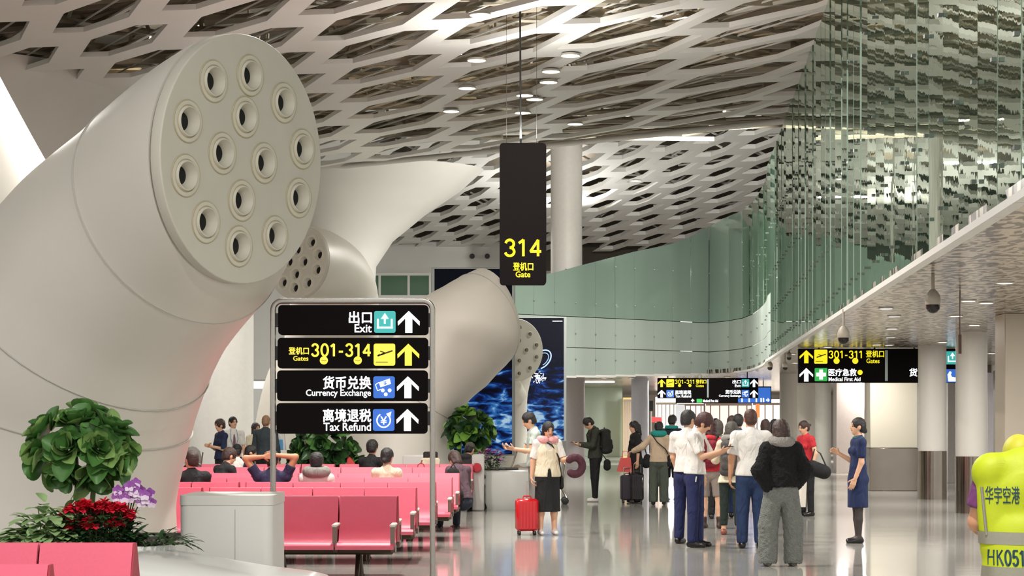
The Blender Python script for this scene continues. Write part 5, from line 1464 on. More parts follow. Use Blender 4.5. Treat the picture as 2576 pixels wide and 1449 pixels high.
    # clothes
    for wr in wear:
        kd, m = wr[0], wr[1]; o_ = wr[2] if len(wr) > 2 else {}
        g = o_.get('g', .012); c = Sdf(); vx = o_.get('vox', vox); kk = .018; nz = o_.get('noise', 0)
        lerp = lambda a, b, t: a + (b - a) * t
        if kd == 'top':
            torso(c, g, 1.0, o_.get('sr', 1.0))
            hem = o_.get('hem', .02)
            c.cone(pel + up * (.10 - hem) * s, pel - up * hem * s, .152 * s * f + g, .168 * s * f + g + o_.get('flare', 0), (fw, .78)); c.cone(pel, pel - up * (hem + .06) * s, .160 * s * f + g, .168 * s * f + g + o_.get('flare', 0), (fw, .78))
            c.clip(pel - up * hem * s, -up)
            sl = o_.get('sleeve', .55); pf = o_.get('puff', .012)
            for n_ in 'LR':
                e = J['el' + n_]; S_ = J['sh' + n_]; w2 = J['wr' + n_]
                c.cone(S_, lerp(S_, e, min(1, sl)), .052 * s * f + g * .7, .043 * s * f + g * .6 + pf * .75)
                if sl > 1: c.cone(e, lerp(e, w2, min(sl - 1, .96)), .045 * s * f + g + pf * .8, .034 * s + g + pf * .5)
                else: c.cuff(S_, lerp(S_, e, sl) + unit3(e - S_) * .012, .058 * s * f + g + pf)
            if o_.get('collar', True): c.cone(nk - up * .01, nk + up * .022 * s, .062 * s + g * .4, .058 * s + g * .3)
            if o_.get('hood'): c.ell(nk - fw * .07 * s + up * .0 * s, A3(.12, .075, .06) * s, RH)
            c.cut(nk + up * .135 * s + fw * .10 * s, A3(.07, .07, .11) * s)
            ob = blob('shirt' if o_.get('name') is None else o_['name'], c, m, T, vx, kk, nz)
        elif kd in ('trousers', 'shorts'):
            L_ = o_.get('len', 1.93 if kd == 'trousers' else .8); wd = o_.get('w', 0)
            c.cone(pel + up * .05 * s, pel - up * .03 * s, .134 * s * f + g * .6, .152 * s * f + g * .8, (fw, .72))
            for sg in (-1, 1): c.ell(pel + rt * sg * .062 * s - fw * .034 * s - up * .075 * s, (.080 * s * f + g * .6,) * 3)
            for n_ in 'LR':
                h, kn, an = J['hip' + n_], J['knee' + n_], J['ank' + n_]
                c.cone(h, lerp(h, kn, min(1, L_)), .084 * s * f + g, .058 * s * f + g + wd * .7)
                if L_ > 1: c.cone(kn, lerp(kn, an, L_ - 1), .056 * s * f + g + wd * .7, .047 * s + g + wd); c.cuff(kn, lerp(kn, an, L_ - 1) + A3(0, 0, -.03), .07 + wd)
                else: c.cuff(h, lerp(h, kn, L_) + unit3(kn - h) * .01, .085 * s)
            blob(kd, c, m, T, vx, kk, nz)
        elif kd in ('skirt', 'dress'):
            z1 = o_.get('z', .45) * s; w1 = o_.get('w', .20)
            if kd == 'dress':
                torso(c, g); sl = o_.get('sleeve', .5)
                for n_ in 'LR': 
                    c.cone(J['sh' + n_], lerp(J['sh' + n_], J['el' + n_], min(1, sl)), .056 * s * f + g, .048 * s * f + g + .006)
                    if sl > 1: c.cone(J['el' + n_], lerp(J['el' + n_], J['wr' + n_], sl - 1), .046 * s * f + g, .036 * s + g)
                c.cone(nk - up * .01, nk + up * .02 * s, .06 * s, .056 * s)
            c.cone(pel + up * .10 * s, pel - up * .06 * s, tw + g + .004, .165 * s * f + g, (fw, .78))
            mid = (J['kneeL'] + J['kneeR']) / 2; hem = A3(mid[0] * .5, mid[1], z1)
            c.cone(pel - up * .06 * s, hem, .165 * s * f + g, w1 * s, (fw, .78)); c.clip(hem, (0, 0, -1))
            for sg in (-1, 1): c.ell(pel + rt * sg * .062 * s - fw * .05 * s - up * .05 * s, (.092 * s * f,) * 3)
            blob(kd, c, m, T, vx, kk, nz)
        elif kd == 'shoes':
            hi = o_.get('boot', 0)
            for n_ in 'LR':
                a = J['ank' + n_]; q = Sdf()
                q.cone(a + A3(0, .035, -.035) * s, a + A3(0, -.145, -.045) * s, .044 * s, .034 * s); q.cone(a + A3(0, .01, -.01) * s, a + A3(0, -.06, -.032) * s, .043 * s, .04 * s)
                if hi: q.cone(a, a + (J['knee' + n_] - a) * hi, .046 * s, .05 * s)
                q.clip(a + A3(0, 0, -.072 * s), (0, 0, -1))
                blob('shoe', q, m, T, min(vx, .011), .015)
        elif kd == 'sleeves': pass
        elif kd == 'tights':
            for n_ in 'LR': c.cone(J['hip' + n_], J['knee' + n_], .084 * s * f, .056 * s); c.cone(J['knee' + n_], lerp(J['knee' + n_], J['ank' + n_], .38), .054 * s, .056 * s); c.cone(lerp(J['knee' + n_], J['ank' + n_], .38), J['ank' + n_], .054 * s, .040 * s); c.cone(J['ank' + n_], J['ank' + n_] + A3(0, -.06, -.03) * s, .041 * s, .040 * s); c.cone(J['ank' + n_] + A3(0, .03, -.03) * s, J['ank' + n_], .040 * s, .039 * s)
            blob('tights', c, m, T, vx, kk)
        elif kd == 'vest':
            torso(c, g + .006, .15)
            for n_ in 'LR':
                S_ = J['sh' + n_]; sg = 1 if n_ == 'L' else -1
                c.cone(nk - up * .035 * s, S_ * .88 + (pel + up * .475 * s) * .12, .082 * s * f, .080 * s * f + .008); c.cone(S_ * .86 + (pel + up * .475 * s) * .14 - up * .03, pel + rt * sg * .11 * s * f + up * .06, .078 * s * f, .085 * s * f); c.cone(pel + up * .1 * s, pel - up * .16 * s, .160 * s * f + g, .180 * s * f + g, (fw, .80)); c.clip(pel - up * .13 * s, -up); blob('vest', c, m, T, vx, kk)
        elif kd == 'scarf':
            for a in np.linspace(0, 2 * math.pi, 17)[:-1]:
                b_ = a + 2 * math.pi / 16; R_ = o_.get('r', .095) * s; th_ = o_.get('t', .04) * s; zc = nk + up * o_.get('dz', .035) * s
                if o_.get('open') is not None and abs((a + math.pi / 16) % (2 * math.pi) - o_['open']) < .35: continue
                c.cone(zc + rt * R_ * math.cos(a) - fw * R_ * math.sin(a), zc + rt * R_ * math.cos(b_) - fw * R_ * math.sin(b_), th_, th_)
            blob(o_.get('name', 'scarf'), c, m, T, vx, kk, nz)
        elif kd == 'cap':
            c.ell(hc + hu * .04 * s - hf * .01 * s, A3(.088, .108, .092) * s, RH); 
            if o_.get('full'): c.ell(hc - hf * .02 * s - hu * .02 * s, A3(.088, .10, .10) * s, RH)
            else: c.clip(hc + hu * .018 * s, -hu)
            blob('cap', c, m, T, min(vx, .01), .01)
            if o_.get('brim', 1):
                q = Sdf(); q.cone(hc + hu * .03 * s + hf * .09 * s, hc + hu * .015 * s + hf * .155 * s, .06 * s, .05 * s, (unit3(hu), .16)); blob('cap_brim', q, m, T, .008, .01)
        elif kd == 'tie':
            mb = MB(); p0 = nk + fw * .075 * s - up * .03 * s; p1 = ch + fw * .125 * s; p2 = wa + fw * .115 * s
            mb.tube([Vector(p0), Vector(p1), Vector(p2)], [.012, .022, .028], 6); mb.build('tie', m, T)
    W = lambda v: Matrix.Translation(T.location) @ Matrix.Rotation(math.radians(yaw), 4, 'Z') @ Vector(v)
    if xz: T.location.x += xz[0]; T.location.y += xz[1]
    J['W'] = W; J['T'] = T
    return J

def attach(name, label, cat, J, group=None):
    T = J['T']; t = thing(name, label, cat, T.location, T.rotation_euler.z, group); return t

def backpack(J, label, m, w=.30, h=.44, dp=.16, name='backpack', strap=STRAP, dz=.0):
    t = attach(name, label, 'bag', J); s = J['s']; up, fw, rt = J['up'], J['fw'], A3(1, 0, 0)
    c = J['pel'] + up * (.27 + dz) * s - fw * (.115 + dp / 2) * s
    q = Sdf(); hw, hh = w / 2 - .05, h / 2 - .06
    for sx in (-1, 1): q.cone(c + rt * sx * hw - up * hh, c + rt * sx * hw * .85 + up * hh, .06, .055, (fw, dp / .13)); 
    q.cone(c - up * hh, c + up * hh, .07, .065, (fw, dp / .13)); q.cone(c - rt * hw - up * hh, c + rt * hw - up * hh, .06, .06, (fw, dp / .13)); q.cone(c - rt * hw * .8 + up * hh, c + rt * hw * .8 + up * hh, .055, .055, (fw, dp / .13))
    blob('pack', q, m, t, .013, .03)
    p = Sdf(); p.cone(c - rt * hw * .6 - up * hh * .6 - fw * dp * .5, c + rt * hw * .6 - up * hh * .6 - fw * dp * .5, .065, .065, (fw, .5)); p.cone(c - rt * hw * .5 - up * hh * .1 - fw * dp * .5, c + rt * hw * .5 - up * hh * .1 - fw * dp * .5, .06, .06, (fw, .4)); blob('front_pocket', p, m, t, .012, .02)
    for n_ in 'LR':
        S_ = J['sh' + n_]; i = S_ * .72 + A3(0, 0, 0) + (J['pel'] + up * .475 * s) * .28
        MB().tube([Vector(v) for v in (c + (i - c) * A3(1, 0, 0) * .6 + up * hh * .8 + fw * dp * .4, i + up * .075 * s - fw * .05 * s, i + up * .085 * s + fw * .03, i + fw * .115 * s - up * .06 * s, i + fw * .10 * s - up * .26 * s, c + (i - c) * A3(1, 0, 0) - up * hh * .6 + fw * dp * .45)], .016, 6).build('strap', strap, t)
    MB().tube([Vector(c + up * (hh + .05) - rt * .04), Vector(c + up * (hh + .085)), Vector(c + up * (hh + .05) + rt * .04)], .01, 6).build('handle', strap, t)
    return t
def phone(J, side, label):
    t = attach('phone', label, 'phone', J); w_, e = J['wr' + side], J['el' + side]; f = unit3(w_ - e); c = w_ + f * .10 * J['s'] + A3(0, 0, .03)
    MB().box((0, 0, 0), (.07, .14, .009), bev=.003).build('body', BLACKP, t).location = Vector(c)
    return t
def neck_pillow(J, label, m, r=.115, th=.055, op=math.pi * 1.5, dz=.04):
    t = attach('neck_pillow', label, 'pillow', J); c = Sdf(); s = J['s']; up, fw, rt = J['up'], J['fw'], A3(1, 0, 0); zc = J['nk'] + up * dz * s
    N = 18
    for i in range(N):
        a = op + .5 + (2 * math.pi - 1.0) * i / N; b_ = a + (2 * math.pi - 1.0) / N
        c.cone(zc + rt * r * math.cos(a) - fw * r * math.sin(a), zc + rt * r * math.cos(b_) - fw * r * math.sin(b_), th, th)
    blob('pillow', c, m, t, .012, .02); return t
def sling(name, label, J, pts, size, m, strap_pts, cat='bag', R=.035):
    t = attach(name, label, cat, J)
    q = Sdf(); a, b = A3(*pts[0]), A3(*pts[1]); q.cone(a, b, size[0], size[1], (A3(*size[3]), size[2]) if len(size) > 2 else None); blob('bag', q, m, t, .011, .02)
    if strap_pts: MB().tube([Vector(p) for p in strap_pts], .011, 6).build('strap', STRAP, t)
    return t
def suitcase(label, x, y, rz, w, h, dp, m, ridge=True, handle=.45, hm=None, hx=0):
    t = thing('suitcase', label, 'suitcase', (x, y, 0), rz)
    MB().box((0, 0, .06 + h / 2), (w, dp, h), bev=.035).build('shell', m, t)
    if ridge:
        for sy in (-1, 1):
            mb = MB()
            for i in range(6): mb.box((-w * .36 + w * .72 * i / 5, sy * dp / 2, .06 + h / 2), (.012, .012, h * .8), bev=.004)
            mb.build('ribs', m, t)
    for sx in (-1, 1):
        for sy in (-1, 1):
            MB().lathe([(.028, -.016), (.032, 0), (.028, .016)], (sx * (w / 2 - .05), sy * (dp / 2 - .04), .032), 14, Matrix.Rotation(math.pi / 2, 3, 'Y')).build('wheel', BLACKP, t)
            MB().cyl((sx * (w / 2 - .05), sy * (dp / 2 - .04), .03), (sx * (w / 2 - .05), sy * (dp / 2 - .04), .075), .016, n=8).build('wheel_fork', STEEL, t)
    mb = MB(); z = .06 + h
    mb.tube([(hx - .07, 0, z), (hx - .07, 0, z + handle), (hx + .07, 0, z + handle), (hx + .07, 0, z)], .011, 8); mb.build('pull_handle', hm or STEEL, t)
    MB().tube([(-.06, -dp * .2, z - .005), (-.05, -dp * .2, z + .035), (.05, -dp * .2, z + .035), (.06, -dp * .2, z - .005)], .011, 8).build('carry_handle', BLACKP if hm is None else m, t)
    return t

# ================================================================ the people in the hall
def dfeet(py): return CAMZ * FPX / (py - HY)
# woman with the red suitcase
d = dfeet(1345)
LP, RP = (1, .1, -.1), None
J = person('person in white blouse and cream vest with a long black skirt pulling a red suitcase', 1377, d, 1.585, 12, 'f', 0.0, (14, 10), fat=1.08,
    arms={'R': ((.24, -.05, -1), (.10, .10, -1), (-1, .2, 0), (0, .1, -1), .9), 'L': ((.22, .25, -.85), (.15, 1, .12), (-.6, 0, -.6), (.1, 1, -.1), .9)},
    legs={'L': ((.03, .02, -1), (.02, 0, -1)), 'R': ((.03, .0, -1), (.02, -.02, -1))}, hair=('bob', HAIRB, .014),
    wear=[('top', WSHIRT, {'sleeve': .8, 'puff': .018, 'hem': -.08}), ('skirt', BLACKC, {'z': .36, 'w': .205}), ('shoes', SHOEW)])
T = J['T']
c = Sdf(); s = J['s']; up, fw, rt = J['up'], J['fw'], A3(1, 0, 0)
pel = J['pel']
c.cone(pel - up * .0 * s, J['wa'], .212 * s, .182 * s, (fw, .80)); c.cone(J['wa'], J['ch'], .182 * s, .186 * s, (fw, .78)); c.clip(pel - up * .045 * s, -up); c.cone(J['ch'], pel + up * .43 * s, .186 * s, .135 * s, (fw, .76))
for sg in (-1, 1): c.ell(pel + up * .345 * s + rt * sg * .062 * s + fw * .075 * s, (.075 * s, .058 * s, .068 * s)); c.cone(pel + up * .42 * s + rt * sg * .08, pel + up * .50 * s + rt * sg * .09, .06, .05)
c.cut(pel + up * .50 * s + fw * .13 * s, A3(.055, .10, .12)); c.cut(pel - up * .03 * s + fw * .14 * s, A3(.03, .10, .11))
blob('cream_vest', c, CREAMC, T, .012, .02)
neck_pillow(J, 'puffy pink neck pillow around the neck of the suitcase woman', cloth('pink_pillow', '#eda9a9'), .105, .050, math.pi * 1.5, .012)
sling('shoulder_bag', 'small black bag hanging at the hip of the suitcase woman', J, ((.21, .02, .70), (.21, .02, .80)), (.06, .05, .6, (1, 0, 0)), BLACKC, [(.21, .02, .82), (.15, -.09, 1.1), (.04, -.12, 1.28), (-.10, -.08, 1.36), (-.13, .05, 1.36), (.05, .14, 1.1), (.2, .05, .82)])
# what she carries in the other hand: a dark red neck pillow with a cap
wv = J['wrL']; t = attach('neck_pillow', 'dark wine neck pillow carried in the hand of the suitcase woman', 'pillow', J)
c = Sdf(); cc = wv + A3(.06, -.10, -.10)
for i in range(14):
    a = -2.2 + 4.6 * i / 14; b_ = a + 4.6 / 14
    c.cone(cc + A3(.11 * math.cos(a), 0, .12 * math.sin(a)), cc + A3(.11 * math.cos(b_), 0, .12 * math.sin(b_)), .05, .05)
blob('pillow', c, cloth('wine_pillow', '#4a2430'), t, .012, .02)
q = J['W'](J['wrR'])
suitcase('bright red hard shell suitcase on four wheels', q.x - .07, q.y - .02, math.radians(6), .32, .46, .23, mat('suitcase_red', '#c4121f', .25, coat=.4), True, .24, mat('handle_silver', '#c9c5c0', .3, .8), .07)

# man behind in pale green shirt
d = 30.5
J = person('person in pale green tee looking at a phone before the blue screen', 1347, d, 1.74, -80, 'm', .05, (22, 0), arms={n: ((.1, .3, -.9), (-.15, 1, .15), (-.6, 0, .6), (-.1, 1, .2), .7) for n in 'LR'}, hair=('short', HAIRB, .012), wear=[('top', cloth('pale_green_tee', '#b9c6be'), {'sleeve': .6, 'puff': .02}), ('trousers', GREYC), ('shoes', SHOEW)], vox=.015)
phone(J, 'L', 'phone held by the person in the pale green tee')
# baggage trolley behind the suitcase woman
d = dfeet(1268) ; k = d / FPX
t = thing('baggage_trolley', 'chrome baggage trolley half hidden behind the suitcase woman', 'trolley', P(1372, 0, d)); t.location.z = 0
CHR = mat('chrome', '#b9b0a3', .18, 1.0); X = lambda px: (px - 1372) * k; Z = lambda py: CAMZ + (HY - py) * k
for yy in (-.25, .25):
    MB().tube([(X(1300), yy, Z(1135)), (X(1292), yy, Z(1160)), (X(1284), yy, Z(1180)), (X(1300), yy, Z(1215)), (X(1345), yy, Z(1250)), (X(1410), yy, Z(1255))], .018, 8).build('side_rail', CHR, t)
    MB().tube([(X(1408), yy, Z(1150)), (X(1421), yy, Z(1170)), (X(1416), yy, Z(1205)), (X(1410), yy, Z(1225)), (X(1424), yy, Z(1250))], .018, 8).build('front_post', CHR, t)
    MB().lathe([(.05, -.02), (.07, -.015), (.07, .015), (.05, .02)], (X(1421), yy, .07), 18, Matrix.Rotation(math.pi / 2, 3, 'X')).build('wheel', BLACKP, t)
    MB().lathe([(.05, -.02), (.07, -.015), (.07, .015), (.05, .02)], (X(1330), yy, .07), 18, Matrix.Rotation(math.pi / 2, 3, 'X')).build('wheel', BLACKP, t)
for i in range(5): MB().cyl((X(1350) + i * .1, -.25, Z(1252)), (X(1350) + i * .1, .25, Z(1252)), .012, n=6).build('deck_bar', CHR, t)
MB().cyl((X(1300), -.28, Z(1135)), (X(1300), .28, Z(1135)), .022, n=8).build('push_bar', BLACKP, t)
t = thing('sling_bag', 'beige canvas bag resting on the baggage trolley', 'bag', P(1322, 1200, d)); 
c = Sdf(); c.cone((-.15, 0, .14), (.14, 0, -.02), .11, .06); c.cone((-.1, 0, .18), (.1, 0, .16), .05, .06); blob('sack', c, cloth('canvas', '#b5a58f'), t, .014, .03)
c = Sdf(); c.cone((-.15, 0, .20), (.06, 0, .24), .06, .05); blob('white_top', c, WSHIRT, t, .014, .03)

# man with the black backpack
d = dfeet(1262)
J = person('person in dark jacket with a bulky black backpack reading a phone', 1497, d, 1.71, -78, 'm', .06, (38, 0), arms={'L': ((.05, .25, -1), (-.15, 1, .05), (-.3, 0, 1), (-.1, 1, .1), .5), 'R': ((.05, .15, -1), (-.2, 1, .12), (-.3, 0, 1), (-.1, 1, .1), .5)},
    hair=('short', HAIRB, .014), wear=[('top', DGREEN, {'sleeve': 1.8, 'hem': .06}), ('trousers', BLACKC), ('shoes', SHOEW)], legs={'L': ((.05, .05, -1), (.02, .02, -1)), 'R': ((.05, -.02, -1), (.02, -.06, -1))}, fat=1.06, vox=.0135)
backpack(J, 'bulky black backpack worn by the person reading a phone', cloth('pack_black', '#1c1e1a'), .34, .50, .22)
phone(J, 'R', 'phone held by the backpack person')
sling('camera_bag', 'small black camera bag hanging behind the hip of the backpack person', J, ((.12, .22, .70), (.12, .22, .79)), (.075, .07), BLACKC, [(.12, .2, .85), (.15, .08, 1.0), (.14, -.06, 1.1)])
# woman in black with suitcases
d = dfeet(1264)
J = person('person in a long black dress with a ponytail holding a coral handbag', 1600, d, 1.60, -75, 'f', .02, (8, 0), arms={'R': ((.12, .15, -1), (.05, .35, -1), (-1, 0, 0), (0, .1, -1), .9), 'L': ((.12, .0, -1), (.06, .1, -1))}, hair=('pony', HAIRB, .012),
    wear=[('dress', BLACKC, {'z': .22, 'w': .22, 'sleeve': 1.2}), ('shoes', SHOEB)], vox=.014)
q = J['W'](J['wrR'])
t = thing('handbag', 'coral red handbag held by the person in black', 'bag', P(1572, 1186, d - .25))
kk = d / FPX
MB().prism([(-20 * kk, 0), (18 * kk, -.02), (14 * kk, .27), (-11 * kk, .27)], .14, lambda u, v, q_: Vector((u, q_ - .07, v))).build('body', mat('coral_leather', '#d2504c', .4), t)
MB().tube([(-.06, 0, .27), (-.04, 0, .40), (.05, 0, .40), (.08, 0, .27)], .008, 6).build('handle', mat('coral_leather'), t)
sling('shoulder_bag', 'black shoulder bag behind the person with a ponytail', J, ((.05, .20, .78), (.05, .22, .90)), (.10, .07, .6, (1, 0, 0)), BLACKC, [(.05, .22, .9), (.08, .14, 1.15), (.14, .0, 1.36), (.1, -.1, 1.2)])
kd = d - .35
x_ = P(1578, 0, kd).x
suitcase('dark purple suitcase standing beside the coral handbag', x_, kd, .1, .27, .50, .22, mat('suitcase_purple', '#2c2530', .4), False, .14)
suitcase('black suitcase with shiny trims in front of the person in black', P(1603, 0, kd - .1).x, kd - .12, -.1, .26, .54, .22, mat('suitcase_black', '#181518', .2), True, .16)
# beige cardigan woman
d = dfeet(1270)
J = person('person in beige cardigan and wide grey green trousers seen from behind', 1657, d, 1.58, 172, 'f', .02, (12, 0), fat=1.08, arms={'L': ((.75, .25, -.75), (.75, .5, -.35), (0, 0, -1), (.8, .5, -.2), .6), 'R': ((.15, .05, -1), (.0, .4, -1))}, hair=('short', HAIRB, .02),
    wear=[('top', BEIGEC, {'sleeve': 1.95, 'puff': .018, 'hem': .04}), ('trousers', GREYG, {'w': .035}), ('shoes', SHOEB)], vox=.0135)
neck_pillow(J, 'teal neck pillow on the person in the beige cardigan', TEAL, .10, .055, math.pi * .5 + math.pi)
sling('crossbody_bag', 'dark crossbody strap bag on the person in the beige cardigan', J, ((-.20, -.02, .80), (-.20, -.02, .92)), (.07, .06, .5, (1, 0, 0)), BLACKC, [(-.2, -.02, .95), (-.14, .13, 1.08), (0.02, .155, 1.22), (.12, .09, 1.36), (.1, -.05, 1.36), (-.1, -.13, 1.1), (-.2, -.03, .95)])
# dark jacket man behind her with teal scarf and bare calves
J = person('person in dark jacket, teal scarf and knee shorts behind the beige cardigan', 1688, dfeet(1266) + 1.0, 1.72, 150, 'm', .04, (10, 10), hair=('short', HAIRB, .014), wear=[('top', cloth('navy_jacket', '#20262e'), {'sleeve': 1.9}), ('shorts', BLACKC, {'len': .95, 'w': .02}), ('scarf', TEAL, {'r': .10, 't': .035}), ('shoes', SHOEW)], vox=.015)

# two in white uniform shirts
d1_ = dfeet(1368)
J = person('person in white short sleeved uniform shirt, nearer the suitcases, facing away', 1728, d1_, 1.73, 150, 'm', .0, (8, -20), arms={'L': ((.12, .1, -1), (.0, .5, -.8)), 'R': ((.10, -.05, -1), (.05, .25, -1))}, hair=('short', HAIRB, .016),
    wear=[('top', WSHIRT, {'sleeve': .72, 'puff': .025, 'hem': .0, 'flare': .004}), ('trousers', NAVY, {'w': .008}), ('shoes', SHOEB)])
d2_ = dfeet(1376)
J = person('person in white short sleeved shirt with maroon tie bent over a phone', 1748, d2_, 1.72, 68, 'm', .05, (32, 10), arms={'R': ((.05, .42, -.8), (-.05, 1, .32), (-.2, 0, 1), (-.1, 1, .3), .5), 'L': ((.08, .40, -.85), (-.25, 1, .38), (-.2, 0, 1), (-.3, 1, .3), .5)}, hair=('short', HAIRR, .022),
    wear=[('top', WSHIRT, {'sleeve': .75, 'puff': .028, 'hem': .0, 'flare': .004}), ('trousers', NAVY, {'w': .008}), ('shoes', SHOEB), ('tie', WINE)], legs={'L': ((.05, .03, -1), (.02, .0, -1)), 'R': ((.05, .02, -1), (.02, -.02, -1))})
phone(J, 'R', 'phone held by the person with a maroon tie')
MB().tube([Vector(J['pel'] + A3(-.16, -.07, -.03)), Vector(J['pel'] + A3(-.165, -.06, -.10))], .008, 6).build('pen_clip', WSHIRT, J['T'])
# red backpack girl
d = dfeet(1329)
J = person('person with long reddish hair, wine red backpack, grey shorts and brown boots', 1788, d, 1.60, 160, 'f', .03, (5, 25), hair=('long', HAIRR, .02), legs={'L': ((.05, .04, -1), (.02, .0, -1)), 'R': ((.10, -.05, -1), (.08, -.10, -1))},
    wear=[('top', REDC, {'sleeve': 1.9, 'hood': True}), ('shorts', GREYSH, {'len': .85, 'w': .02}), ('shoes', SHOEBR, {'boot': .22})], vox=.0135)
backpack(J, 'wine red backpack on the long haired person', cloth('pack_wine', '#7b1c2c'), .30, .40, .13)
# beige jacket woman with grey pack
d = dfeet(1345)
J = person('person in beige jacket with dark bob hair and grey backpack', 1838, d, 1.58, 165, 'f', .06, (14, 15), hair=('bob', HAIRG, .024), arms={'L': ((.35, .3, -.9), (-.1, .9, .2)), 'R': ((.2, .2, -1), (.0, .8, .1))}, legs={'L': ((.03, .02, -1), (.02, -.02, -1)), 'R': ((.06, -.04, -1), (.04, -.08, -1))},
    wear=[('top', CREAMC, {'sleeve': 1.9, 'hem': .14, 'flare': .02, 'puff': .02}), ('trousers', KHAKI, {'len': 1.75}), ('scarf', GREYC, {'r': .10, 't': .055, 'dz': .03, 'name': 'hood'}), ('shoes', mat('sandal', '#8a4a3a', .5))], vox=.013)
backpack(J, 'slim grey backpack on the person in the beige jacket', cloth('pack_grey', '#4c4846'), .24, .50, .14, dz=-.03)
# polo man
d = dfeet(1379)
J = person('person in white polo shirt and blue jeans seen from behind', 1889, d, 1.74, 182, 'm', .0, (6, 0), fat=1.12, arms={'L': ((.20, -.02, -1), (.06, .12, -1), (-1, 0, 0), (0, .1, -1), .7), 'R': ((.16, .05, -1), (-.1, .5, -.8))}, hair=('short', mat('hair_redbrown', '#44241c', .5, bump=(90, .4)), .008), skin=SKIN2,
    wear=[('top', WSHIRT, {'sleeve': .78, 'puff': .024, 'hem': .03}), ('trousers', JEANS, {'w': .012}), ('shoes', SHOEB)])
# fluffy girl
d = dfeet(1424)
J = person('person in black fluffy jacket and baggy fluffy grey trousers, hands at the hips', 1965, d, 1.60, 186, 'f', .0, (4, 0), fat=1.18, arms={'L': ((.34, -.12, -.95), (-.45, -.02, -.85), (-.5, .5, 0), (-.6, .0, -.6), .5), 'R': ((.40, -.05, -.92), (-.5, .2, -.82), (-.5, .5, 0), (-.6, .3, -.6), .5)},
    legs={'L': ((.16, .02, -1), (.02, -.02, -1)), 'R': ((.14, -.02, -1), (.0, .02, -1))}, hair=('fluffy', HAIRD, .02),
    wear=[('trousers', FLUFF, {'w': .045, 'len': 1.98, 'g': .018, 'noise': .012}), ('top', FLUFFB, {'sleeve': 1.85, 'puff': .03, 'hem': -.02, 'g': .03, 'noise': .014}), ('scarf', mat('fur_collar', '#a9a49d', .95, bump=(70, 1.0, .04)), {'r': .105, 't': .06, 'dz': .035, 'name': 'fur_collar', 'noise': .012}), ('shoes', FLUFF)], vox=.012)
# red top woman at the right of the queue
d = 34.0
J = person('person in red top and black trousers with a top knot carrying a black duffel bag', 2030, d, 1.60, -60, 'f', .05, (10, 0), arms={'L': ((.3, -.1, -.9), (.0, .3, -.9)), 'R': ((.1, .2, -1), (-.1, .9, -.2))}, hair=('topbun', HAIRD, .012), wear=[('top', REDC, {'sleeve': .5}), ('trousers', BLACKC), ('shoes', SHOEB)], vox=.015)
t = attach('duffel_bag', 'big black duffel bag slung behind the person in the red top', 'bag', J)
t.location = P(2058, 1183, d - .5); t.rotation_euler = (0, 0, 0)
c = Sdf(); c.cone((-.10, 0, .04), (.10, 0, -.03), .13, .12); blob('bag', c, BLACKC, t, .014, .02)
MB().tube([(-.12, 0, .12), (-.06, 0, .36), (.04, 0, .28), (.14, 0, .06)], .012, 6).build('strap', STRAP, t)
tb = thing('paper_bag', 'flat pale shopping bag beside the baggy grey trousers', 'bag', P(2018, 0, dfeet(1350))); tb.location.z = .42
MB().prism([(-.035, 0), (.03, 0), (.05, .40), (-.02, .40)], .25, lambda u, v, q_: Vector((u, q_ - .12, v))).build('body', mat('paper_pale', '#d9d2c6', .7), tb)
MB().tube([(.0, -.08, .4), (.01, -.05, .55), (.01, .05, .55), (.0, .08, .4)], .006, 6).build('handle', STRAP, tb)
# flight attendant
d = dfeet(1366)
J = person('person in navy uniform dress with hair in a low bun standing alone', 2158, d, 1.63, -84, 'f', -.02, (-2, 0), arms={'L': ((.04, .02, -1), (.02, .40, -1), (-.6, 0, -.3), (.0, .40, -.95), .4), 'R': ((.05, .10, -1), (-.08, .8, .45), (-.6, .2, -.2), (-.1, .9, .5), .6)}, legs={'L': ((.02, .02, -1), (.0, .02, -1)), 'R': ((.02, -.02, -1), (.0, -.06, -1))}, hair=('lowbun', HAIRB, .012),
    wear=[('dress', NAVYD, {'z': .50, 'w': .18, 'sleeve': .62, 'g': .01}), ('tights', STOCK), ('shoes', SHOEB), ('scarf', mat('uniform_scarf', '#1f5a5c', .6), {'r': .062, 't': .018, 'dz': .012})])
# heads deeper in the queue
for (lb, px, d, H, yw, sx, hr_, tp, bt) in (
    ('person with curly hair tucked between the maroon tie and the polo', 1806, 33.0, 1.60, 175, 'f', ('bob', HAIRG, .02), GREYC, BLACKC),
    ('person with dark hair behind the polo shoulder, grey top', 1857, 33.5, 1.70, 170, 'm', ('short', HAIRB, .018), cloth('slate_top', '#4a5058'), JEANS),
    ('person with brown bob hair deep in the queue', 1842, 35.0, 1.68, 190, 'f', ('bob', HAIRD, .014), CREAMC, BLACKC),
    ('person in pale hood between the polo and the fluffy jacket', 1926, 34.5, 1.62, 185, 'f', ('bob', HAIRD, .012), cloth('pale_hood', '#cfc7ba'), BLACKC),
    ('person with black hair beside the fur collar, dark coat', 1948, 36.0, 1.62, 170, 'f', ('bob', HAIRB, .014), DKTEE, BLACKC),
    ('person with short brown hair farthest in the queue', 1776, 38.0, 1.63, 180, 'm', ('short', HAIRD, .012), BEIGEC, JEANS),
    ('person in wine top behind the maroon tie', 1800, 40.0, 1.64, 182, 'f', ('short', HAIRB, .016), WINE, BLACKC)):
    person(lb, px, d, H, yw, sx, .0, (4, 0), hair=hr_, wear=[('top', tp, {'sleeve': 1.8, 'hood': 'hood' in lb}), ('trousers', bt), ('shoes', SHOEB)], vox=.016)
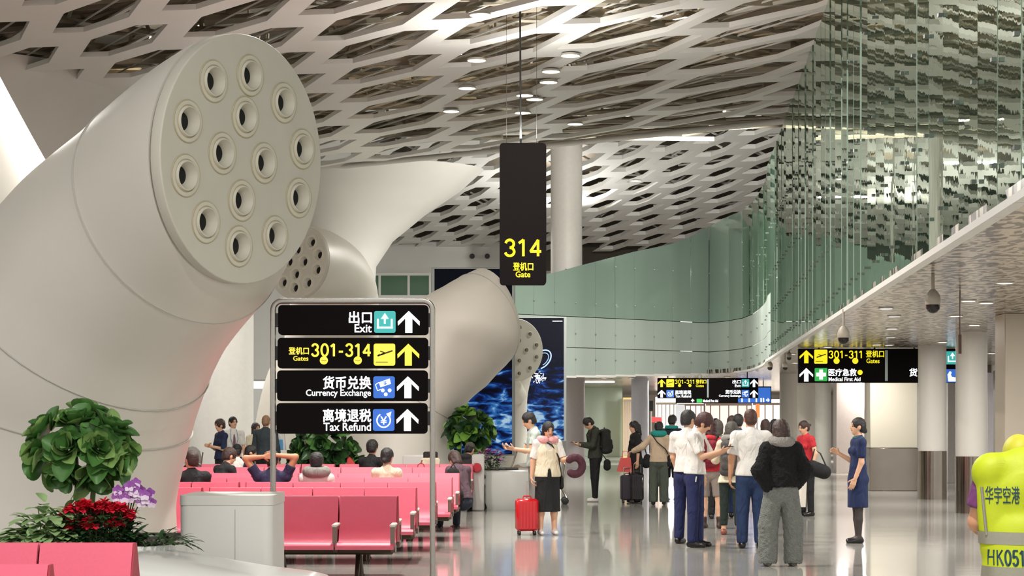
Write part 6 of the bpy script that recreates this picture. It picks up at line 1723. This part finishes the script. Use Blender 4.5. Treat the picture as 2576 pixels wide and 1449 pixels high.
# worker in the yellow vest
d = 10.4
HVY = mat('vest_yellow', '#aebb05', .6, vary=(5, .08), bump=(7, .3, .02), emit=None)
J = person('person in a yellow reflective vest over a purple polo, cut by the picture edge', 2582, d, 1.64, 176, 'm', .10, (76, 0), fat=1.28, arms={'L': ((.16, .22, -1), (-.1, 1, -.15), (-.5, 0, -.5), (-.2, 1, 0), .6), 'R': ((.2, .2, -1), (-.2, 1, .1))}, hair=(None, HAIRB), skin=SKIN2,
    wear=[('top', PURPLE, {'sr': .72, 'sleeve': .62, 'puff': .03, 'g': .001, 'hem': .0}), ('vest', HVY, {'g': .016}), ('trousers', NAVY), ('shoes', SHOEB), ('cap', mat('cap_yellow', '#b9b52a', .6), {'brim': 0, 'full': 1})], vox=.009)
T = J['T']
vest = [c for c in T.children if c.name.startswith('vest')][0]
bv = BVHTree.FromPolygons([v.co[:] for v in vest.data.vertices], [p.vertices[:] for p in vest.data.polygons])
def wrap(me, x0, x1, z0, z1, off, name, m):
    """lays flat lettering on the back of the vest"""
    n = len(me.vertices); co = np.empty(n * 3, np.float32); me.vertices.foreach_get('co', co); co = co.reshape(-1, 3); a, b = co.min(0), co.max(0)
    for i, v in enumerate(me.vertices):
        x = x0 + (co[i, 0] - a[0]) / (b[0] - a[0]) * (x1 - x0); z = z0 + (co[i, 1] - a[1]) / (b[1] - a[1]) * (z1 - z0)
        hit = bv.ray_cast(Vector((x, 1.0, z)), Vector((0, -1, 0)))
        y = hit[0].y if hit[0] is not None else .1
        v.co = (x, y + off + co[i, 2], z)
    return mesh_link(name, me, m, T, smooth=False)
INKB = mat('vest_ink', '#123b4a', .7); REFL = mat('reflective_strip', '#8f8c7c', .35, .3, vary=(60, .1))
kv = d / FPX
XX = lambda px: -(px - 2582) * kv; ZZ = lambda py: CAMZ + (HY - py) * kv
wrap(text_mesh('华宇空港', 1, .006, depth=.001), XX(2476), XX(2556), ZZ(1266), ZZ(1222), .002, 'lettering', INKB)
def backy(x, z):
    h = bv.ray_cast(Vector((-x, 1.0, z)), Vector((0, -1, 0))); return -(h[0].y if h[0] is not None else .1) - .005
o = digits('HK051', -XX(2480), -XX(2562), ZZ(1420), ZZ(1378), 0, INKB, T, .06, backy); o.rotation_euler = (0, 0, math.pi)
def strip(z0, z1, name='reflective_strip'):
    vs, fs = [], []; N = 64
    for i in range(N + 1):
        a = math.pi * (-.15 + 1.3 * i / N); dr = Vector((math.cos(a), math.sin(a), 0))
        for z in np.linspace(z0, z1, 5):
            o0 = Vector((0, J['pel'][1], z)) + dr * .6; h = bv.ray_cast(o0, -dr); p = h[0] if h[0] is not None else Vector((0, 0, z)) + dr * .17
            vs.append(p + dr * .006)
    for i in range(N):
        for k in range(4): fs.append((5 * i + k, 5 * i + 5 + k, 5 * i + 6 + k, 5 * i + 1 + k))
    mesh_obj(name, vs, fs, REFL, T)
strip(ZZ(1367), ZZ(1336)); strip(ZZ(1450), ZZ(1422))
# shoulder edging of the vest
for sg in (1, -1):
    pts = []
    for z in np.linspace(ZZ(1345), ZZ(1225), 14):
        x = sg * (.215 + .02 * (z - ZZ(1345)) / .25); h = bv.ray_cast(Vector((x, 1, z)), Vector((0, -1, 0)))
        if h[0] is not None: pts.append(h[0] + Vector((0, .004, 0)))
    if len(pts) > 2: MB().tube(pts, .009, 8).build('edge_strip', REFL, T)

# ---------------------------------------------------------------- seated travellers (rear seats of the double rows, facing away)
SIT = {'L': ((.12, 1, .02), (.03, .12, -1)), 'R': ((.12, 1, .02), (.03, .12, -1))}
LAP = {n: ((.15, .25, -1), (-.25, .9, -.15), (0, 0, -1)) for n in 'LR'}
def sitter(label, px, row, yaw=180, **k):
    d = ROWD[row] + .42
    k.setdefault('arms', LAP); k.setdefault('legs', SIT); k.setdefault('vox', .014)
    return person(label, px, d, k.pop('H', 1.68), yaw, seat=.42, **k)
sitter('person seated at the trunk edge in black tee with short dark hair', 481, 2, 205, lean=-.05, head=(0, 20), hair=('short', HAIRD, .012), wear=[('top', DKTEE, {'sleeve': .6}), ('trousers', BLACKC), ('shoes', SHOEB)], fat=1.1)
UPA = {'L': ((.55, -.1, .80), (-1.0, -.25, .10), (0, 1, 0), (-1, 0, .1), .3), 'R': ((.42, -.1, .85), (-1, -.25, .10), (0, 1, 0), (-1, 0, .1), .3)}
sitter('person in navy tee holding both hands behind the head', 684, 2, 180, lean=.05, head=(0, 0), arms=UPA, hair=('short', HAIRB, .014), skin=SKIN2, wear=[('top', NAVYT, {'sleeve': .5, 'puff': .02}), ('trousers', BLACKC), ('shoes', SHOEB)], fat=1.08, vox=.012)
J = sitter('person with round black hair wearing a grey neck pillow', 797, 2, 180, lean=-.08, head=(-3, 0), hair=('short', HAIRB, .022), wear=[('top', WSHIRT, {'sleeve': .7}), ('trousers', GREYC), ('shoes', SHOEW)], H=1.62)
neck_pillow(J, 'grey neck pillow on the black haired seated person', GREYC, .115, .062, math.pi * 1.5)
sitter('person in cream top with a dark low hair bun', 973, 3, 180, lean=-.02, head=(4, -20), sex='f', hair=('lowbun', HAIRB, .016), wear=[('top', CREAMC, {'sleeve': .8}), ('trousers', BLACKC), ('shoes', SHOEB)])
sitter('person with thick dark hair in black shirt, sitting apart', 934, 5, 150, lean=.02, head=(2, 10), hair=('short', HAIRB, .02), wear=[('top', DKTEE, {'sleeve': .7}), ('trousers', BLACKC), ('shoes', SHOEB)], H=1.80)
sitter('person in black printed tee leaning over with bleached brown hair', 545, 4, 140, lean=.35, head=(10, -20), sex='f', hair=('short', HAIRD, .02), wear=[('top', DKTEE, {'sleeve': .5}), ('trousers', BLACKC), ('shoes', SHOEB)], H=1.72)
J = sitter('person wearing a black baseball cap seen from behind', 596, 5, 185, head=(4, 0), hair=('short', HAIRB, .008), wear=[('top', WSHIRT), ('trousers', BLACKC), ('shoes', SHOEB), ('cap', BLACKC)], H=1.66)
sitter('person in profile with swept dark hair beside the black cap', 625, 5, 100, head=(10, 0), hair=('short', HAIRB, .014), wear=[('top', NAVYT), ('trousers', BLACKC), ('shoes', SHOEB)], H=1.62)
J = sitter('person bowed over a phone in patterned top at the aisle seat', 1163, 4, 210, lean=.28, head=(30, 15), sex='f', hair=('bob', HAIRD, .014), wear=[('top', cloth('patterned_top', '#5b4650'), {'sleeve': 1.2}), ('trousers', cloth('ink_trousers', '#1d2230')), ('shoes', SHOEB)], H=1.66)
sitter('person in dark hooded jacket and cap hunched behind the black backpack', 1166, 6, 150, lean=.3, head=(10, 0), hair=('short', HAIRB, .01), wear=[('top', cloth('hooded_jacket', '#39383b'), {'sleeve': 1.9, 'hood': True}), ('trousers', BLACKC), ('shoes', SHOEB), ('cap', cloth('cap_grey', '#5a5a50'))], H=1.74)
t = thing('backpack', 'black backpack standing on the seat row end', 'bag', P(1140, 0, ROWD[4] + .25)); t.location.z = .43
c = Sdf(); c.cone((0, 0, .10), (0, 0, .40), .12, .10, (A3(0, 1, 0), .7)); c.cone((-.06, 0, .08), (.06, 0, .08), .1, .1); blob('pack', c, BLACKC, t, .014, .03)
MB().tube([(-.04, 0, .49), (0, 0, .55), (.04, 0, .49)], .01, 6).build('handle', STRAP, t)
t = thing('tote_bag', 'open cream tote bag with dark lining on the seats by the sign pole', 'bag', P(1083, 0, ROWD[6] + .3)); t.location.z = .62
MB().box((0, 0, .17), (.34, .2, .34), bev=.03).build('body', CREAMC, t); MB().box((0, 0, .37), (.26, .14, .16), bev=.02).build('lining', STRAP, t)
MB().tube([(-.15, -.1, .3), (-.19, -.1, .12), (-.2, -.1, -.1)], .012, 6).build('handle', mat('strap_tan', '#8a6a4a', .6), t)
t = thing('handbag', 'red handbag loop peeking over the seat backs', 'bag', P(1059, 0, ROWD[5] + .45)); t.location.z = .55
MB().box((0, 0, .1), (.24, .12, .26), bev=.03).build('body', WINE, t); MB().tube([(-.07, 0, .22), (-.05, 0, .33), (.0, 0, .365), (.05, 0, .33), (.07, 0, .22)], .009, 6).build('handle', mat('loop_red', '#c23a4e', .5), t)

# ---------------------------------------------------------------- standing group at the far column
def stander(label, px, headpx, d, yaw, **k):
    H = CAMZ + (HY - headpx) * d / FPX
    k.setdefault('vox', .015)
    return person(label, px, d, H, yaw, **k)
FOLD = {n: ((.12, .2, -1), (-.6, .7, .2)) for n in 'LR'}
stander('person with short brown hair in navy top standing with folded arms', 557, 1059, 39, -55, sex='f', arms=FOLD, head=(8, 0), hair=('short', HAIRD, .022), wear=[('top', cloth('navy_top', '#1f2747'), {'sleeve': 1.0}), ('trousers', BLACKC), ('shoes', SHOEB)])
J = stander('person in glasses, white shirt and patterned tie with a lanyard', 586, 1053, 40, 22, head=(-8, 12), hair=('short', HAIRB, .012), wear=[('top', WSHIRT, {'sleeve': .8}), ('trousers', NAVY), ('shoes', SHOEB), ('tie', cloth('tie_brown', '#7a5560'))])
hc, hf, hr, hu, s = J['hc'], J['hf'], J['hr'], J['hu'], J['s']
mb = MB()
for sg in (-1, 1):
    cc = hc + hf * .096 * s + hr * sg * .031 * s + hu * .004 * s
    mb.tube([Vector(cc + hr * .024 * s * math.cos(a) + hu * .02 * s * math.sin(a)) for a in np.linspace(0, 2 * math.pi, 14)], .0022, 5)
    mb.tube([Vector(cc + hr * sg * .024 * s), Vector(hc + hr * sg * .078 * s - hf * .0 * s)], .0022, 5)
mb.build('glasses', DARKM, J['T'])
mb = MB()
for sg in (-1, 1): mb.tube([Vector(J['nk'] + A3(sg * .06, -.05, .03)), Vector(J['ch'] + A3(sg * .075, -.135, 0)), Vector(J['wa'] + A3(sg * .02, -.13, .02))], .005, 5)
mb.build('lanyard', mat('lanyard_blue', '#4a6a8c', .6), J['T'])
stander('person with long dark hair half hidden by the dark jacket', 642, 1068, 42, 30, sex='f', head=(5, 20), hair=('long', HAIRD, .014), wear=[('top', CREAMC, {'sleeve': .6}), ('trousers', BLACKC), ('shoes', SHOEB)])
stander('person with cropped fair hair in dark slate jacket beside the sign pole', 668, 1049, 37.5, 160, fat=1.1, head=(5, 15), hair=('short', mat('hair_fair', '#8a6a50', .6), .004), wear=[('top', cloth('slate_jacket', '#2f3a3e'), {'sleeve': 1.9}), ('trousers', BLACKC), ('shoes', SHOEB)])
J = stander('person in black bending with a grey strap behind the sign pole', 738, 1078, 38.5, 60, lean=.55, head=(25, 0), arms={n: ((.2, .5, -.8), (.1, .8, -.5)) for n in 'LR'}, hair=('short', HAIRB, .012), wear=[('top', BLACKC, {'sleeve': .6}), ('trousers', BLACKC), ('shoes', SHOEB)])
t = thing('shopping_bag', 'white and blue shopping bag held up behind the sign pole', 'bag', P(706, 1132, 38.0))
MB().prism([(-.08, 0), (.10, 0), (.07, .32), (-.09, .30)], .15, lambda u, v, q_: Vector((u, q_ - .07, v))).build('white_side', WSHIRT, t)
MB().prism([(-.07, .0), (.06, .0), (.05, .2), (-.06, .2)], .02, lambda u, v, q_: Vector((u, q_ - .10, v))).build('blue_print', mat('bag_blue', '#5a9ed0', .5), t)
t = thing('mobility_stroller', 'pale grey stroller hood by the trunk edge', 'stroller', P(484, 0, 36)); t.location.z = 0
MB().lathe([(.16, .86), (.17, .95), (.14, 1.08), (.07, 1.15), (.001, 1.17)], (0, 0, 0), 20).build('hood', GREYC, t)
MB().box((0, 0, .7), (.30, .45, .3), bev=.06).build('seat', DARKM, t)
for sx in (-.14, .14):
    MB().tube([(sx, -.25, .10), (sx, .05, .75), (sx, .32, 1.05)], .013, 6).build('frame_tube', STEEL, t)
    MB().lathe([(.06, -.015), (.09, -.01), (.09, .01), (.06, .015)], (sx, -.25, .09), 16, Matrix.Rotation(math.pi / 2, 3, 'Y')).build('wheel', BLACKP, t)
    MB().lathe([(.06, -.015), (.09, -.01), (.09, .01), (.06, .015)], (sx, .25, .09), 16, Matrix.Rotation(math.pi / 2, 3, 'Y')).build('wheel', BLACKP, t)
    MB().tube([(sx, .25, .10), (sx, .0, .70)], .013, 6).build('frame_tube', STEEL, t)
